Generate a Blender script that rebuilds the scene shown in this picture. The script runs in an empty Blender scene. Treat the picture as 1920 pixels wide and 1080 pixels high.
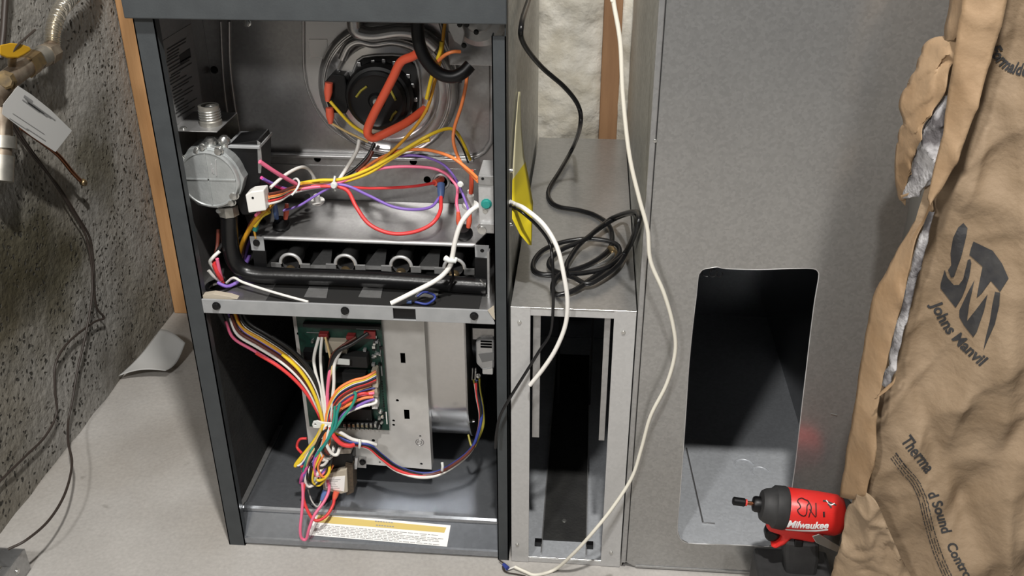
import bpy, bmesh, math, random
from mathutils import Vector, Matrix, noise
from mathutils.geometry import tessellate_polygon
from mathutils.bvhtree import BVHTree
random.seed(7)
S = bpy.context.scene
COL = S.collection
PI = math.pi

# ------------------------------------------------------------------ camera
CAMP = (0.0992, -1.1287, 1.0879); YAW, PITCH, ROLL, F = 0.0822, 0.4921, -0.0026, 1824.0
_f0 = Vector((-math.sin(YAW), math.cos(YAW), 0)); _r0 = Vector((math.cos(YAW), math.sin(YAW), 0)); _u0 = Vector((0, 0, 1))
FW = _f0*math.cos(PITCH)-_u0*math.sin(PITCH); _up = _u0*math.cos(PITCH)+_f0*math.sin(PITCH)
RT = _r0*math.cos(ROLL)+_up*math.sin(ROLL); UP = -_r0*math.sin(ROLL)+_up*math.cos(ROLL)
cam = bpy.data.cameras.new('camera'); camo = bpy.data.objects.new('camera', cam); COL.objects.link(camo)
cam.sensor_width = 36; cam.lens = F/1920*36; cam.clip_start = .02
camo.matrix_world = Matrix(((RT.x, UP.x, -FW.x, CAMP[0]), (RT.y, UP.y, -FW.y, CAMP[1]), (RT.z, UP.z, -FW.z, CAMP[2]), (0, 0, 0, 1)))
S.camera = camo
C0 = Vector(CAMP)
# ------------------------------------------------------------------ world, lights, exposure
w = bpy.data.worlds.new('world'); S.world = w; w.use_nodes = True
w.node_tree.nodes['Background'].inputs[0].default_value = (.95, .97, 1, 1)
w.node_tree.nodes['Background'].inputs[1].default_value = .06
def lamp(name, loc, power, size, color=(1, .97, .92), kind='POINT', target=None):
    l = bpy.data.lights.new(name, kind); l.energy = power; l.color = color
    if kind == 'AREA': l.shape = 'DISK'; l.size = size
    else: l.shadow_soft_size = size
    o = bpy.data.objects.new(name, l); COL.objects.link(o); o.location = loc
    if target: o.rotation_euler = (Vector(target)-Vector(loc)).to_track_quat('-Z', 'Y').to_euler()
    return o
lamp('ceiling_bulb', (.15, -.95, 2.4), 125, .05)
lamp('fill_light', (-.55, -1.6, 1.72), 13, .16, (1, .98, .95), 'AREA', (.1, 0, .4))  # added fill, no known lamp; brightens the furnace's upper compartment
S.view_settings.view_transform = 'Standard'; S.view_settings.look = 'None'
S.view_settings.exposure = 0.62; S.view_settings.gamma = 1; S.view_settings.use_curve_mapping = False

# ------------------------------------------------------------------ helpers
def ray(u, v): return FW*F+RT*(u-960)-UP*(v-540)
def PY(u, v, y): d = ray(u, v); return C0+d*((y-C0.y)/d.y)
def PX(u, v, x): d = ray(u, v); return C0+d*((x-C0.x)/d.x)
def PZ(u, v, z): d = ray(u, v); return C0+d*((z-C0.z)/d.z)

def sock(n, name): return n.inputs[name]
MATS = {}
def mat(name, c1, rough=.5, metal=0, c2=None, scale=20, bump=0, bscale=None, detail=4, stretch=None, lo=.35, hi=.65, spec=None, coat=0, trans=0):
    m = bpy.data.materials.new(name); m.use_nodes = True; nt = m.node_tree; N = nt.nodes; L = nt.links
    b = N['Principled BSDF']; b.inputs['Base Color'].default_value = (*c1, 1); b.inputs['Roughness'].default_value = rough
    b.inputs['Metallic'].default_value = metal
    if spec is not None: b.inputs['Specular IOR Level'].default_value = spec
    if coat: b.inputs['Coat Weight'].default_value = coat
    if trans: b.inputs['Transmission Weight'].default_value = trans
    if c2 or bump:
        tc = N.new('ShaderNodeTexCoord'); mp = N.new('ShaderNodeMapping'); L.new(tc.outputs['Object'], mp.inputs[0])
        if stretch: mp.inputs['Scale'].default_value = stretch
    if c2:
        n = N.new('ShaderNodeTexNoise'); n.inputs['Scale'].default_value = scale; n.inputs['Detail'].default_value = detail
        L.new(mp.outputs[0], n.inputs['Vector'])
        r = N.new('ShaderNodeValToRGB'); r.color_ramp.elements[0].position = lo; r.color_ramp.elements[1].position = hi
        r.color_ramp.elements[0].color = (*c1, 1); r.color_ramp.elements[1].color = (*c2, 1)
        L.new(n.outputs['Fac'], r.inputs[0]); L.new(r.outputs[0], b.inputs['Base Color'])
    if bump:
        n2 = N.new('ShaderNodeTexNoise'); n2.inputs['Scale'].default_value = bscale or scale*4; n2.inputs['Detail'].default_value = 4
        L.new(mp.outputs[0], n2.inputs['Vector'])
        bp = N.new('ShaderNodeBump'); bp.inputs['Strength'].default_value = bump; bp.inputs['Distance'].default_value = .004
        L.new(n2.outputs['Fac'], bp.inputs['Height']); L.new(bp.outputs[0], b.inputs['Normal'])
    MATS[name] = m; return m

def concrete(name, c1, c2, pit, pitscale, pitmask, bump, dark=None, darkscale=2, fine_lo=.82, stains=()):
    m = bpy.data.materials.new(name); m.use_nodes = True; nt = m.node_tree; N = nt.nodes; L = nt.links
    b = N['Principled BSDF']; b.inputs['Roughness'].default_value = .9; b.inputs['Specular IOR Level'].default_value = .2
    tc = N.new('ShaderNodeTexCoord')
    def nz(s, d=5):
        n = N.new('ShaderNodeTexNoise'); n.inputs['Scale'].default_value = s; n.inputs['Detail'].default_value = d
        L.new(tc.outputs['Object'], n.inputs['Vector']); return n.outputs['Fac']
    def ramp(src, lo, hi, a, c):
        r = N.new('ShaderNodeValToRGB'); r.color_ramp.elements[0].position = lo; r.color_ramp.elements[1].position = hi
        r.color_ramp.elements[0].color = (*a, 1); r.color_ramp.elements[1].color = (*c, 1); L.new(src, r.inputs[0]); return r.outputs[0]
    def mix(a, c, fac, mode='MIX'):
        x = N.new('ShaderNodeMix'); x.data_type = 'RGBA'; x.blend_type = mode
        if isinstance(fac, float): x.inputs[0].default_value = fac
        else: L.new(fac, x.inputs[0])
        L.new(a, x.inputs[6]); L.new(c, x.inputs[7]); return x.outputs[2]
    col = ramp(nz(6, 8), .35, .65, c1, c2)
    fine = ramp(nz(160, 3), .3, .7, (fine_lo,)*3, (2-fine_lo-.06,)*3)
    col = mix(col, fine, 1.0, 'MULTIPLY')
    if dark:
        dk = ramp(nz(darkscale, 6), .46, .70, (1, 1, 1), dark); col = mix(col, dk, 1.0, 'MULTIPLY')
    for (sx, sy, sz), sr_, sc_ in stains:      # dirt patches with a place of their own on the wall
        off_ = N.new('ShaderNodeVectorMath'); off_.operation = 'MULTIPLY_ADD'; nq = N.new('ShaderNodeTexNoise'); nq.inputs['Scale'].default_value = 9; nq.inputs['Detail'].default_value = 5
        L.new(tc.outputs['Object'], nq.inputs['Vector']); L.new(nq.outputs['Color'], off_.inputs[0]); off_.inputs[1].default_value = (.22,)*3; L.new(tc.outputs['Object'], off_.inputs[2])
        dd = N.new('ShaderNodeVectorMath'); dd.operation = 'DISTANCE'; L.new(off_.outputs[0], dd.inputs[0]); dd.inputs[1].default_value = (sx+.11, sy+.11, sz+.11)
        dv_ = N.new('ShaderNodeMath'); dv_.operation = 'DIVIDE'; L.new(dd.outputs['Value'], dv_.inputs[0]); dv_.inputs[1].default_value = sr_
        col = mix(col, ramp(dv_.outputs[0], .35, 1.0, sc_, (1, 1, 1)), 1.0, 'MULTIPLY')
    v = N.new('ShaderNodeTexVoronoi'); v.inputs['Scale'].default_value = pitscale
    wv = N.new('ShaderNodeVectorMath'); wv.operation = 'MULTIPLY_ADD'
    nn = N.new('ShaderNodeTexNoise'); nn.inputs['Scale'].default_value = 60; L.new(tc.outputs['Object'], nn.inputs['Vector'])
    wv.inputs[1].default_value = (.02,)*3; L.new(nn.outputs['Color'], wv.inputs[0]); L.new(tc.outputs['Object'], wv.inputs[2])
    L.new(wv.outputs[0], v.inputs['Vector'])
    p1 = ramp(v.outputs['Distance'], .18, .34, (1, 1, 1), (0, 0, 0))
    p2 = ramp(nz(9, 4), pitmask-.05, pitmask+.06, (0, 0, 0), (1, 1, 1))
    pm = mix(p1, p2, 1.0, 'MULTIPLY')
    pc = N.new('ShaderNodeRGB'); pc.outputs[0].default_value = (*pit, 1)
    col = mix(col, pc.outputs[0], pm)
    L.new(col, b.inputs['Base Color'])
    h = N.new('ShaderNodeMath'); h.operation = 'SUBTRACT'; L.new(nz(70, 6), h.inputs[0]); L.new(pm, h.inputs[1])
    bp = N.new('ShaderNodeBump'); bp.inputs['Strength'].default_value = bump; bp.inputs['Distance'].default_value = .006
    L.new(h.outputs[0], bp.inputs['Height']); L.new(bp.outputs[0], b.inputs['Normal'])
    MATS[name] = m; return m

def galv(name, base=.5, rough=.38, metal=.75, tint=(1, 1, 1), spangle=70, contrast=.16, scratch=True):
    m = bpy.data.materials.new(name); m.use_nodes = True; nt = m.node_tree; N = nt.nodes; L = nt.links
    b = N['Principled BSDF']; b.inputs['Metallic'].default_value = metal
    tc = N.new('ShaderNodeTexCoord')
    v = N.new('ShaderNodeTexVoronoi'); v.inputs['Scale'].default_value = spangle; L.new(tc.outputs['Object'], v.inputs['Vector'])
    n = N.new('ShaderNodeTexNoise'); n.inputs['Scale'].default_value = 7; n.inputs['Detail'].default_value = 8; L.new(tc.outputs['Object'], n.inputs['Vector'])
    sp = N.new('ShaderNodeSeparateColor'); L.new(v.outputs['Color'], sp.inputs[0])
    a = N.new('ShaderNodeMath'); a.operation = 'MULTIPLY_ADD'; a.inputs[1].default_value = contrast*.55; a.inputs[2].default_value = base-contrast*.5
    L.new(sp.outputs[0], a.inputs[0])
    a2 = N.new('ShaderNodeMath'); a2.operation = 'MULTIPLY_ADD'; a2.inputs[1].default_value = contrast; L.new(n.outputs['Fac'], a2.inputs[0]); L.new(a.outputs[0], a2.inputs[2])
    cc = N.new('ShaderNodeCombineColor')
    for i in range(3):
        t = N.new('ShaderNodeMath'); t.operation = 'MULTIPLY'; t.inputs[1].default_value = tint[i]; L.new(a2.outputs[0], t.inputs[0]); L.new(t.outputs[0], cc.inputs[i])
    L.new(cc.outputs[0], b.inputs['Base Color'])
    n3 = N.new('ShaderNodeTexNoise'); n3.inputs['Scale'].default_value = 25; n3.inputs['Detail'].default_value = 6; L.new(tc.outputs['Object'], n3.inputs['Vector'])
    r = N.new('ShaderNodeMath'); r.operation = 'MULTIPLY_ADD'; r.inputs[1].default_value = .06; r.inputs[2].default_value = rough-.1; L.new(n3.outputs['Fac'], r.inputs[0])
    L.new(r.outputs[0], b.inputs['Roughness'])
    bp = N.new('ShaderNodeBump'); bp.inputs['Strength'].default_value = .06; bp.inputs['Distance'].default_value = .003
    L.new(n3.outputs['Fac'], bp.inputs['Height']); L.new(bp.outputs[0], b.inputs['Normal'])
    MATS[name] = m; return m

concrete('floor_concrete', (.395, .378, .358), (.465, .447, .425), (.2, .19, .17), 34, .66, .12, (.80, .77, .73), 2.5, .90)
concrete('wall_concrete', (.30, .29, .27), (.40, .385, .36), (.06, .057, .05), 85, .44, .7, (.6, .57, .5), 3.0, .84, [(tuple(PX(u, v, -.822)), r, c) for u, v, r, c in ((40, 470, .17, (.34, .32, .24)), (120, 520, .12, (.42, .4, .31)), (180, 300, .11, (.55, .53, .45)), (20, 600, .13, (.5, .47, .38)), (230, 690, .09, (.5, .48, .44)))])
mat('back_wall', (.24, .23, .2), .9, 0, (.32, .3, .27), 6)
galv('galv', .38, .38, .7, (1,1,1), 220, .1)
galv('galv_plenum', .36, .31, .72, (1, .995, .98), 300, .11)
galv('galv_side', .38, .5, .6, (1, 1, .94), 150, .3)
galv('galv_dark', .33, .36, .8, (1, .985, .98), 240, .08)
galv('duct_inner', .30, .30, .97, (.97, .98, 1), 240, .06)  # darker, more metallic sheet metal; puts shade into the duct and rack insides
galv('duct_floor', .50, .5, .35, (.93, .97, 1.03), 240, .14)  # same sheet metal set lighter, so the lit floor is partly in the colour
galv('galv_bright', .52, .45, .45, (1, 1, 1), 260, .08)
galv('galv_pan', .36, .27, .78, (.92, .97, 1.05), 200, .08)
galv('alum', .55, .33, .85, (1, .98, .97), 300, .06)
galv('blower_steel', .60, .27, .92, (1, .99, .98), 300, .05)
mat('cabinet_paint', (.040, .045, .049), .45, 0, (.047, .053, .057), 40, .05, 400)
mat('liner', (.013, .013, .013), .85, 0, (.022, .022, .021), 30, .4, 200)
mat('black', (.004, .004, .0045), .42, spec=.35)
mat('black_matte', (.012, .012, .012), .8)
mat('black_pipe', (.005, .005, .0055), .32, 0, None, 10, .08, 150)
mat('hole_black', (.002, .002, .002), 1, spec=0)
mat('rail_paint', (.36, .37, .38), .45, .35, (.40, .41, .42), 60, .03, 300)
mat('plate_steel', (.55, .54, .52), .42, .4, (.61, .60, .58), 50, .03, 200)
mat('valve_metal', (.40, .42, .42), .4, .55, (.47, .49, .49), 60, .1, 300)
mat('screw_metal', (.6, .6, .58), .25, .9)
mat('zinc_tan', (.42, .38, .32), .4, .5, (.3, .27, .24), 120)
mat('pcb', (.003, .022, .016), .4, 0, (.006, .045, .03), 150)
mat('pcb_dark', (.01, .016, .014), .5, 0, (.03, .035, .03), 220)
mat('tan_plastic', (.45, .4, .32), .5)
mat('white_plastic', (.75, .74, .71), .45)
mat('nylon', (.7, .72, .7), .4, 0, None, spec=.4)
mat('label_white', (.92, .91, .89), .6)
mat('label_grey', (.25, .25, .25), .55)
mat('print_grey', (.3, .3, .3), .7)
mat('print_dark', (.04, .04, .04), .6)
mat('label_yellow', (.68, .52, .16), .6)
mat('brown_core', (.1, .07, .045), .7, 0, (.06, .045, .03), 300)
mat('copper', (.30, .12, .06), .3, .9)
mat('brass', (.42, .30, .15), .35, .85, (.22, .17, .11), 60)
mat('pipe_brown', (.20, .15, .11), .45, .6, (.33, .28, .22), 60)
mat('pipe_steel', (.3, .29, .26), .4, .7, (.4, .38, .34), 60)
mat('corrugated', (.78, .74, .66), .22, .9)
mat('handle_yellow', (.75, .42, .02), .45)
mat('paper_tag', (.66, .66, .65), .7)
mat('wood', (.42, .22, .09), .7, 0, (.52, .29, .13), 8, .15, 60, stretch=(6, 6, .6))
mat('wood_dark', (.28, .15, .075), .75, 0, (.36, .2, .1), 8, .15, 60, stretch=(6, 6, .6))
mat('insul_white', (.58, .54, .45), .85, 0, (.76, .73, .66), 22, .9, 60)
mat('insul_grey', (.085, .078, .082), .95, 0, (.50, .49, .50), 34, .8, 120, lo=.38, hi=.62)
mat('kraft', (.225, .158, .096), .72, 0, (.29, .21, .135), 16, .5, 70)
mat('kraft_band', (.27, .172, .092), .7, 0, (.32, .215, .125), 20, .2, 120)
mat('bag_print', (.022, .022, .025), .7, 0, (.035, .034, .034), 90)
mat('sheet_grey', (.50, .50, .49), .6)
mat('cable_black', (.006, .006, .007), .3)
mat('cable_white', (.80, .78, .74), .5)
mat('cable_ivory', (.74, .71, .62), .5)
mat('cable_brown', (.04, .03, .025), .5)
mat('sticker_yellow', (.72, .58, .02), .5)
mat('sticker_back', (.62, .58, .38), .6)
mat('red_tool', (.62, .022, .018), .38, 0, None, 10, .03, 500)
mat('rubber', (.022, .022, .023), .6, 0, (.03, .03, .031), 80)
mat('logo_white', (.9, .9, .9), .5)
mat('marker', (.02, .005, .005), .5)
WC = dict(yellow=(.82, .58, .03), red=(.70, .05, .05), pink=(.80, .16, .28), white=(.78, .76, .72), black=(.01, .01, .01), purple=(.23, .13, .5),
          blue=(.03, .05, .25), orange=(.85, .24, .07), brown=(.12, .03, .02), green=(.03, .28, .2), tan=(.62, .45, .2), amber=(.62, .3, .02),
          grey=(.4, .4, .38), magenta=(.62, .08, .3), hose=(.72, .10, .045), teal=(.02, .25, .22), olive=(.3, .26, .04), terminal=(.78, .13, .07))
for k, v in WC.items(): mat('w_'+k, v, .4)
mat('terminal_blue', (.12, .2, .45), .4)
mat('terminal_red', (.65, .06, .05), .4)
mat('fuse_red', (.22, .02, .02), .5)

def link(name, me, m, parent=None, bevel=0, smooth=None):
    o = bpy.data.objects.new(name, me); COL.objects.link(o)
    if m: me.materials.append(MATS[m])
    if parent is not None: o.parent = parent; o.matrix_parent_inverse = parent.matrix_basis.inverted()
    if smooth is not None:
        me.shade_smooth(); me.set_sharp_from_angle(angle=math.radians(smooth))
    if bevel:
        b = o.modifiers.new('bevel', 'BEVEL'); b.width = bevel; b.segments = 2; b.limit_method = 'ANGLE'
    return o
def mesh(name, vs, fs):
    me = bpy.data.meshes.new(name); me.from_pydata([tuple(v) for v in vs], [], fs); me.validate(); me.update(); return me
class G:
    """collects geometry for one mesh"""
    def __init__(s): s.v = []; s.f = []
    def add(s, vs, fs):
        o = len(s.v); s.v += [tuple(v) for v in vs]; s.f += [tuple(i+o for i in f) for f in fs]; return s
    def box(s, x0, x1, y0, y1, z0, z1):
        return s.add([(x0, y0, z0), (x1, y0, z0), (x1, y1, z0), (x0, y1, z0), (x0, y0, z1), (x1, y0, z1), (x1, y1, z1), (x0, y1, z1)],
                     [(3, 2, 1, 0), (4, 5, 6, 7), (0, 1, 5, 4), (1, 2, 6, 5), (2, 3, 7, 6), (3, 0, 4, 7)])
    def hexa(s, p):   # 8 arbitrary corners, bottom 4 then top 4
        return s.add(p, [(3, 2, 1, 0), (4, 5, 6, 7), (0, 1, 5, 4), (1, 2, 6, 5), (2, 3, 7, 6), (3, 0, 4, 7)])
    def plate(s, pts, c0, c1, holes=(), axis='y'):
        mp = {'y': lambda a, b, c: (a, c, b), 'x': lambda a, b, c: (c, a, b), 'z': lambda a, b, c: (a, b, c)}[axis]
        loops = [list(pts)]+[list(h) for h in holes]
        tris = tessellate_polygon([[Vector((a, b, 0)) for a, b in l] for l in loops])
        fl = [q for l in loops for q in l]; n = len(fl)
        vs = [mp(a, b, c0) for a, b in fl]+[mp(a, b, c1) for a, b in fl]
        fs = [tuple(t) for t in tris]+[tuple(i+n for i in reversed(t)) for t in tris]
        k = 0
        for l in loops:
            m = len(l)
            for i in range(m): fs.append((k+i, k+(i+1) % m, k+(i+1) % m+n, k+i+n))
            k += m
        return s.add(vs, fs)
    def tube(s, pts, r, n=8, cap=True):
        P = [Vector(p) for p in pts]; rs = r if isinstance(r, (list, tuple)) else [r]*len(P)
        t = (P[1]-P[0]).normalized(); a = t.orthogonal().normalized(); vs = []; fs = []
        for i, p in enumerate(P):
            if i == 0: t2 = (P[1]-P[0])
            elif i == len(P)-1: t2 = (P[-1]-P[-2])
            else: t2 = (P[i+1]-P[i-1])
            t2 = t2.normalized() if t2.length > 1e-9 else t
            q = t.rotation_difference(t2); a = (q @ a); a = (a-t2*a.dot(t2)).normalized(); t = t2; b = t.cross(a)
            for k in range(n): vs.append(p+(a*math.cos(2*PI*k/n)+b*math.sin(2*PI*k/n))*rs[i])
        for i in range(len(P)-1):
            for k in range(n): fs.append((i*n+k, i*n+(k+1) % n, (i+1)*n+(k+1) % n, (i+1)*n+k))
        if cap: fs.append(tuple(reversed(range(n)))); fs.append(tuple(range((len(P)-1)*n, len(P)*n)))
        return s.add(vs, fs)
    def lathe(s, prof, o, axis, n=32, closed=True):
        ax = Vector(axis).normalized(); a = ax.orthogonal().normalized(); b = ax.cross(a); o = Vector(o); vs = []; fs = []
        for r, h in prof:
            for k in range(n): vs.append(o+ax*h+(a*math.cos(2*PI*k/n)+b*math.sin(2*PI*k/n))*r)
        m = len(prof)
        for i in range(m-1):
            for k in range(n): fs.append((i*n+k, i*n+(k+1) % n, (i+1)*n+(k+1) % n, (i+1)*n+k))
        if closed: fs.append(tuple(reversed(range(n)))); fs.append(tuple(range((m-1)*n, m*n)))
        return s.add(vs, fs)
    def torus(s, o, axis, R, r, n=32, m=8, a0=0, a1=2*PI, up=None):
        ax = Vector(axis).normalized(); a = (Vector(up) if up else ax.orthogonal()).normalized(); b = ax.cross(a); o = Vector(o)
        full = abs(a1-a0-2*PI) < 1e-6
        pts = [o+(a*math.cos(a0+(a1-a0)*i/n)+b*math.sin(a0+(a1-a0)*i/n))*R for i in range(n+1)]
        return s.tube(pts, r, m, cap=not full)
    def grid(s, fn, nu, nv):
        vs = [fn(i/nu, j/nv) for j in range(nv+1) for i in range(nu+1)]
        fs = [(j*(nu+1)+i, j*(nu+1)+i+1, (j+1)*(nu+1)+i+1, (j+1)*(nu+1)+i) for j in range(nv) for i in range(nu)]
        return s.add(vs, fs)
    def out(s, name, m, parent=None, bevel=0, smooth=None, fix=True):
        me = mesh(name, s.v, s.f)
        if fix:
            bm = bmesh.new(); bm.from_mesh(me); bmesh.ops.recalc_face_normals(bm, faces=bm.faces); bm.to_mesh(me); bm.free()
        return link(name, me, m, parent, bevel, smooth)
def box(name, m, parent, x0, x1, y0, y1, z0, z1, bevel=.0006): return G().box(x0, x1, y0, y1, z0, z1).out(name, m, parent, bevel)
def rr(x0, x1, z0, z1, r, n=6):
    p = []
    for cx, cz, a in ((x1-r, z1-r, 0), (x0+r, z1-r, 90), (x0+r, z0+r, 180), (x1-r, z0+r, 270)):
        for k in range(n+1): t = math.radians(a+90*k/n); p.append((cx+r*math.cos(t), cz+r*math.sin(t)))
    return p
def circ(cx, cz, r, n=16): return [(cx+r*math.cos(2*PI*k/n), cz+r*math.sin(2*PI*k/n)) for k in range(n)]
def rect(x0, x1, z0, z1): return [(x0, z0), (x1, z0), (x1, z1), (x0, z1)]
def spline(P, sub=6):
    P = [Vector(p) for p in P]; out = []
    Q = [P[0]*2-P[1]]+P+[P[-1]*2-P[-2]]
    for i in range(1, len(Q)-2):
        for k in range(sub):
            t = k/sub; a, b, c, d = Q[i-1], Q[i], Q[i+1], Q[i+2]
            out.append(.5*((2*b)+(c-a)*t+(2*a-5*b+4*c-d)*t*t+(3*b-a-3*c+d)*t*t*t))
    out.append(P[-1]); return out
def wire(pts, r, m, parent, name='wire', label=None, sub=6, n=8):
    """pts: (u, v, y): a pixel and the depth of the thing the wire runs along"""
    P = [PY(*p) if len(p) == 3 else Vector(p[1:]) for p in pts]
    o = G().tube(spline(P, sub), r, n).out(name, m, parent, smooth=60)
    if label: o['label'] = label
    return o
def thing(name, label, cat, loc=(0, 0, 0), group=None):
    o = bpy.data.objects.new(name, None); COL.objects.link(o); o.location = loc; o.empty_display_size = .05
    o['label'] = label; o['category'] = cat
    if group: o['group'] = group
    return o
def tag(o, label, cat, group=None):
    o['label'] = label; o['category'] = cat
    if group: o['group'] = group
    return o
def struct(o): o['kind'] = 'structure'; return o
def lab(o, l): o['label'] = l; return o
def screw(parent, p, axis=(0, -1, 0), r=.005, h=.004, m='screw_metal', name='screw'):
    return G().lathe([(r*1.25, 0), (r*1.25, h*.25), (r, h*.3), (r*.9, h), (r*.3, h*1.05)], p, axis, 12).out(name, m, parent, smooth=40)
def text2d(s, shear=0, bold=0):
    c = bpy.data.curves.new('t', 'FONT'); c.body = s; c.size = 1; c.shear = shear; c.offset = bold; c.resolution_u = 3
    o = bpy.data.objects.new('t', c); COL.objects.link(o); dg = bpy.context.evaluated_depsgraph_get()
    me = bpy.data.meshes.new_from_object(o.evaluated_get(dg)); bm = bmesh.new(); bm.from_mesh(me)
    bpy.data.objects.remove(o); bpy.data.curves.remove(c); bpy.data.meshes.remove(me)
    bmesh.ops.triangulate(bm, faces=bm.faces[:])
    for _ in range(2):
        long = [e for e in bm.edges if e.calc_length() > .22]
        if long: bmesh.ops.subdivide_edges(bm, edges=long, cuts=1); bmesh.ops.triangulate(bm, faces=bm.faces[:])
    vs = [(v.co.x, v.co.y) for v in bm.verts]; fs = [tuple(v.index for v in f.verts) for f in bm.faces]; bm.free()
    return vs, fs
def poly2d(pts, maxlen=12):
    bm = bmesh.new(); tr = tessellate_polygon([[Vector((a, b, 0)) for a, b in pts]])
    vv = [bm.verts.new((a, b, 0)) for a, b in pts]
    for t in tr:
        try: bm.faces.new([vv[i] for i in t])
        except ValueError: pass
    for _ in range(4):
        long = [e for e in bm.edges if e.calc_length() > maxlen]
        if not long: break
        bmesh.ops.subdivide_edges(bm, edges=long, cuts=1); bmesh.ops.triangulate(bm, faces=bm.faces[:])
    bm.verts.index_update()
    vs = [(v.co.x, v.co.y) for v in bm.verts]; fs = [tuple(v.index for v in f.verts) for f in bm.faces]; bm.free()
    return vs, fs
def bvh_of(o):
    me = o.data; mw = o.matrix_world if o.parent is None else o.matrix_basis
    return BVHTree.FromPolygons([v.co.copy() for v in me.vertices], [tuple(p.vertices) for p in me.polygons])
def printed(g, vs2, fs, bvh, off=.0006):
    """flat print laid on a surface: each 2D point is dropped onto the surface it is printed on"""
    idx = {}; out = []
    for i, (u, v) in enumerate(vs2):
        d = ray(u, v).normalized(); h = bvh.ray_cast(C0, d)
        if h[0] is None: continue
        nrm = h[1] if h[1].dot(d) < 0 else -h[1]
        idx[i] = len(out); out.append(h[0]+nrm*off-d*off*.5)
    g.add(out, [tuple(idx[i] for i in f) for f in fs if all(i in idx for i in f)])

# ================================================================== SETTING
XW = -.822; YB = .80
struct(G().box(XW-.15, 2.2, -2.4, YB+.15, -.1, 0).out('floor', 'floor_concrete'))
def wallpt(a, b):
    y = -1.6+a*(YB+1.6); z = b*2.4
    return (XW+.004*noise.noise(Vector((y*3, z*3, 1)))+.0025*noise.noise(Vector((y*17, z*17, 4))), y, z)
g = G().grid(wallpt, 150, 130); g.box(XW-.15, XW-.012, -1.6, YB, 0, 2.4)
struct(g.out('wall_left', 'wall_concrete', smooth=80, fix=False))
struct(box('wall_back', 'back_wall', None, XW-.15, 2.2, YB, YB+.1, 0, 2.4, 0))

# stud in the corner
st = G().box(-.819, -.768, .715, .797, 0, 2.3).out('wood_post', 'wood', None, .002)
tag(st, 'pale wooden post standing in the corner of the concrete wall', 'post')
# stud and insulation behind the filter rack
def stud_y(z): return .745
a = PY(1128, 120, .745).x; b = PY(1166, 60, .745).x
sd = G().box(a, b, .745, .795, 0, 2.3).out('wall_stud', 'wood_dark', None, .002)
tag(sd, 'brown wooden wall stud between white insulation behind the filter rack', 'stud')
def batt(name, x0, x1, y, label, seed):
    def fn(i, j):
        x = x0+(x1-x0)*i; z = .002+1.2*j
        e = math.sin(PI*min(1, max(0, i)))**.4
        d = .028*e+.012*noise.noise(Vector((x*9, z*9, seed)))+.006*noise.noise(Vector((x*30, z*30, seed)))
        return (x+(.012*noise.noise(Vector((z*7, seed, 0))) if i > .95 or i < .05 else 0), y-d, z)
    g = G().grid(fn, 34, 160); g.box(x0, x1, y+.004, YB-.001, .002, 1.2)
    return tag(g.out(name, 'insul_white', smooth=80, fix=False), label, 'insulation')
batt('insulation_batt', -.06, a+.004, .772, 'white fiberglass insulation batt left of the brown wall stud', 3)
batt('insulation_batt', b-.010, .30, .770, 'narrow strip of white insulation right of the brown wall stud', 9)

# ================================================================== FURNACE
FN = thing('furnace', 'charcoal grey gas furnace with its front panels removed, wiring and controls exposed', 'furnace', (-.2225, .36, 0))
XL, XR, FD, ZT = -.445, 0., .71, .828
g = G().box(XL, XL+.0015, 0, FD, 0, .875); g.box(XL, XL+.026, 0, .0016, 0, .83); g.box(XL+.0245, XL+.026, 0, .014, 0, .83)
lab(g.out('left_side_panel', 'cabinet_paint', FN), 'charcoal painted side with front flange')
g = G().box(XR-.0015, XR-.0002, 0.03, FD, 0, .875)
lab(g.out('right_side_panel', 'galv_side', FN), 'bare metal outer side')
g = G().box(XR-.017, XR, 0, .0016, 0, .812); g.box(XR-.0016, XR, 0, .032, 0, .875); g.box(XR-.017, XR-.0155, 0, .016, 0, .812)
lab(g.out('front_flange', 'cabinet_paint', FN), 'charcoal painted corner flange')
box('back_panel', 'galv_dark', FN, XL+.002, XR-.002, FD-.002, FD, .0, .875)
g = G().box(XL-.004, XR+.002, -.013, .002, .828, .90); g.box(XL-.004, XR+.002, -.013, FD, .876, .90)  # second box is an unseen lid, added to keep light from leaking in
lab(g.out('top_cap', 'cabinet_paint', FN, .0015), 'charcoal painted top front strip')
# inner left side upper + liner lower
box('inner_side_panel', 'galv_dark', FN, XL+.002, XL+.004, .014, .2, .436, .874)
g = G().box(XL+.003, XL+.014, .004, .60, .05, .424)
lab(g.out('insulation_liner', 'liner', FN), 'black insulation liner')
box('liner_edge', 'galv', FN, XL+.0145, XL+.022, .02, .24, .0555, .058, 0)
box('right_liner', 'liner', FN, XR-.012, XR-.002, .02, .60, .05, .424)

# base pan and sill
box('base_pan', 'galv_pan', FN, XL+.003, XR-.003, .036, FD-.003, .045, .053)
prof = [(.004, .004), (.001, .005), (.001, .015), (.004, .0165), (.026, .047), (.024, .051), (.0245, .0555), (.028, .058), (.036, .058), (.039, .0555), (.041, .051), (.041, .049), (.012, .02), (.012, .004)]
def PS(u, v, o=0):
    # a point on the sloping sill face, o in front of it
    a = Vector((0, .004, .0165)); n_ = Vector((0, -.0305, .022)).normalized(); d = ray(u, v); return C0+d*(((a-C0).dot(n_)+o)/d.dot(n_))
def slab(pts, o0, o1):
    q = [PS(u, v, o1) for u, v in pts]+[PS(u, v, o0) for u, v in pts]; m_ = len(pts)
    return G().add(q, [tuple(range(m_)), tuple(range(2*m_-1, m_-1, -1))]+[(i, (i+1) % m_, (i+1) % m_+m_, i+m_) for i in range(m_)])
g = G().plate(prof, XL+.021, XR-.017, axis='x'); sill = g.out('sill', 'galv_pan', FN)
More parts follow.
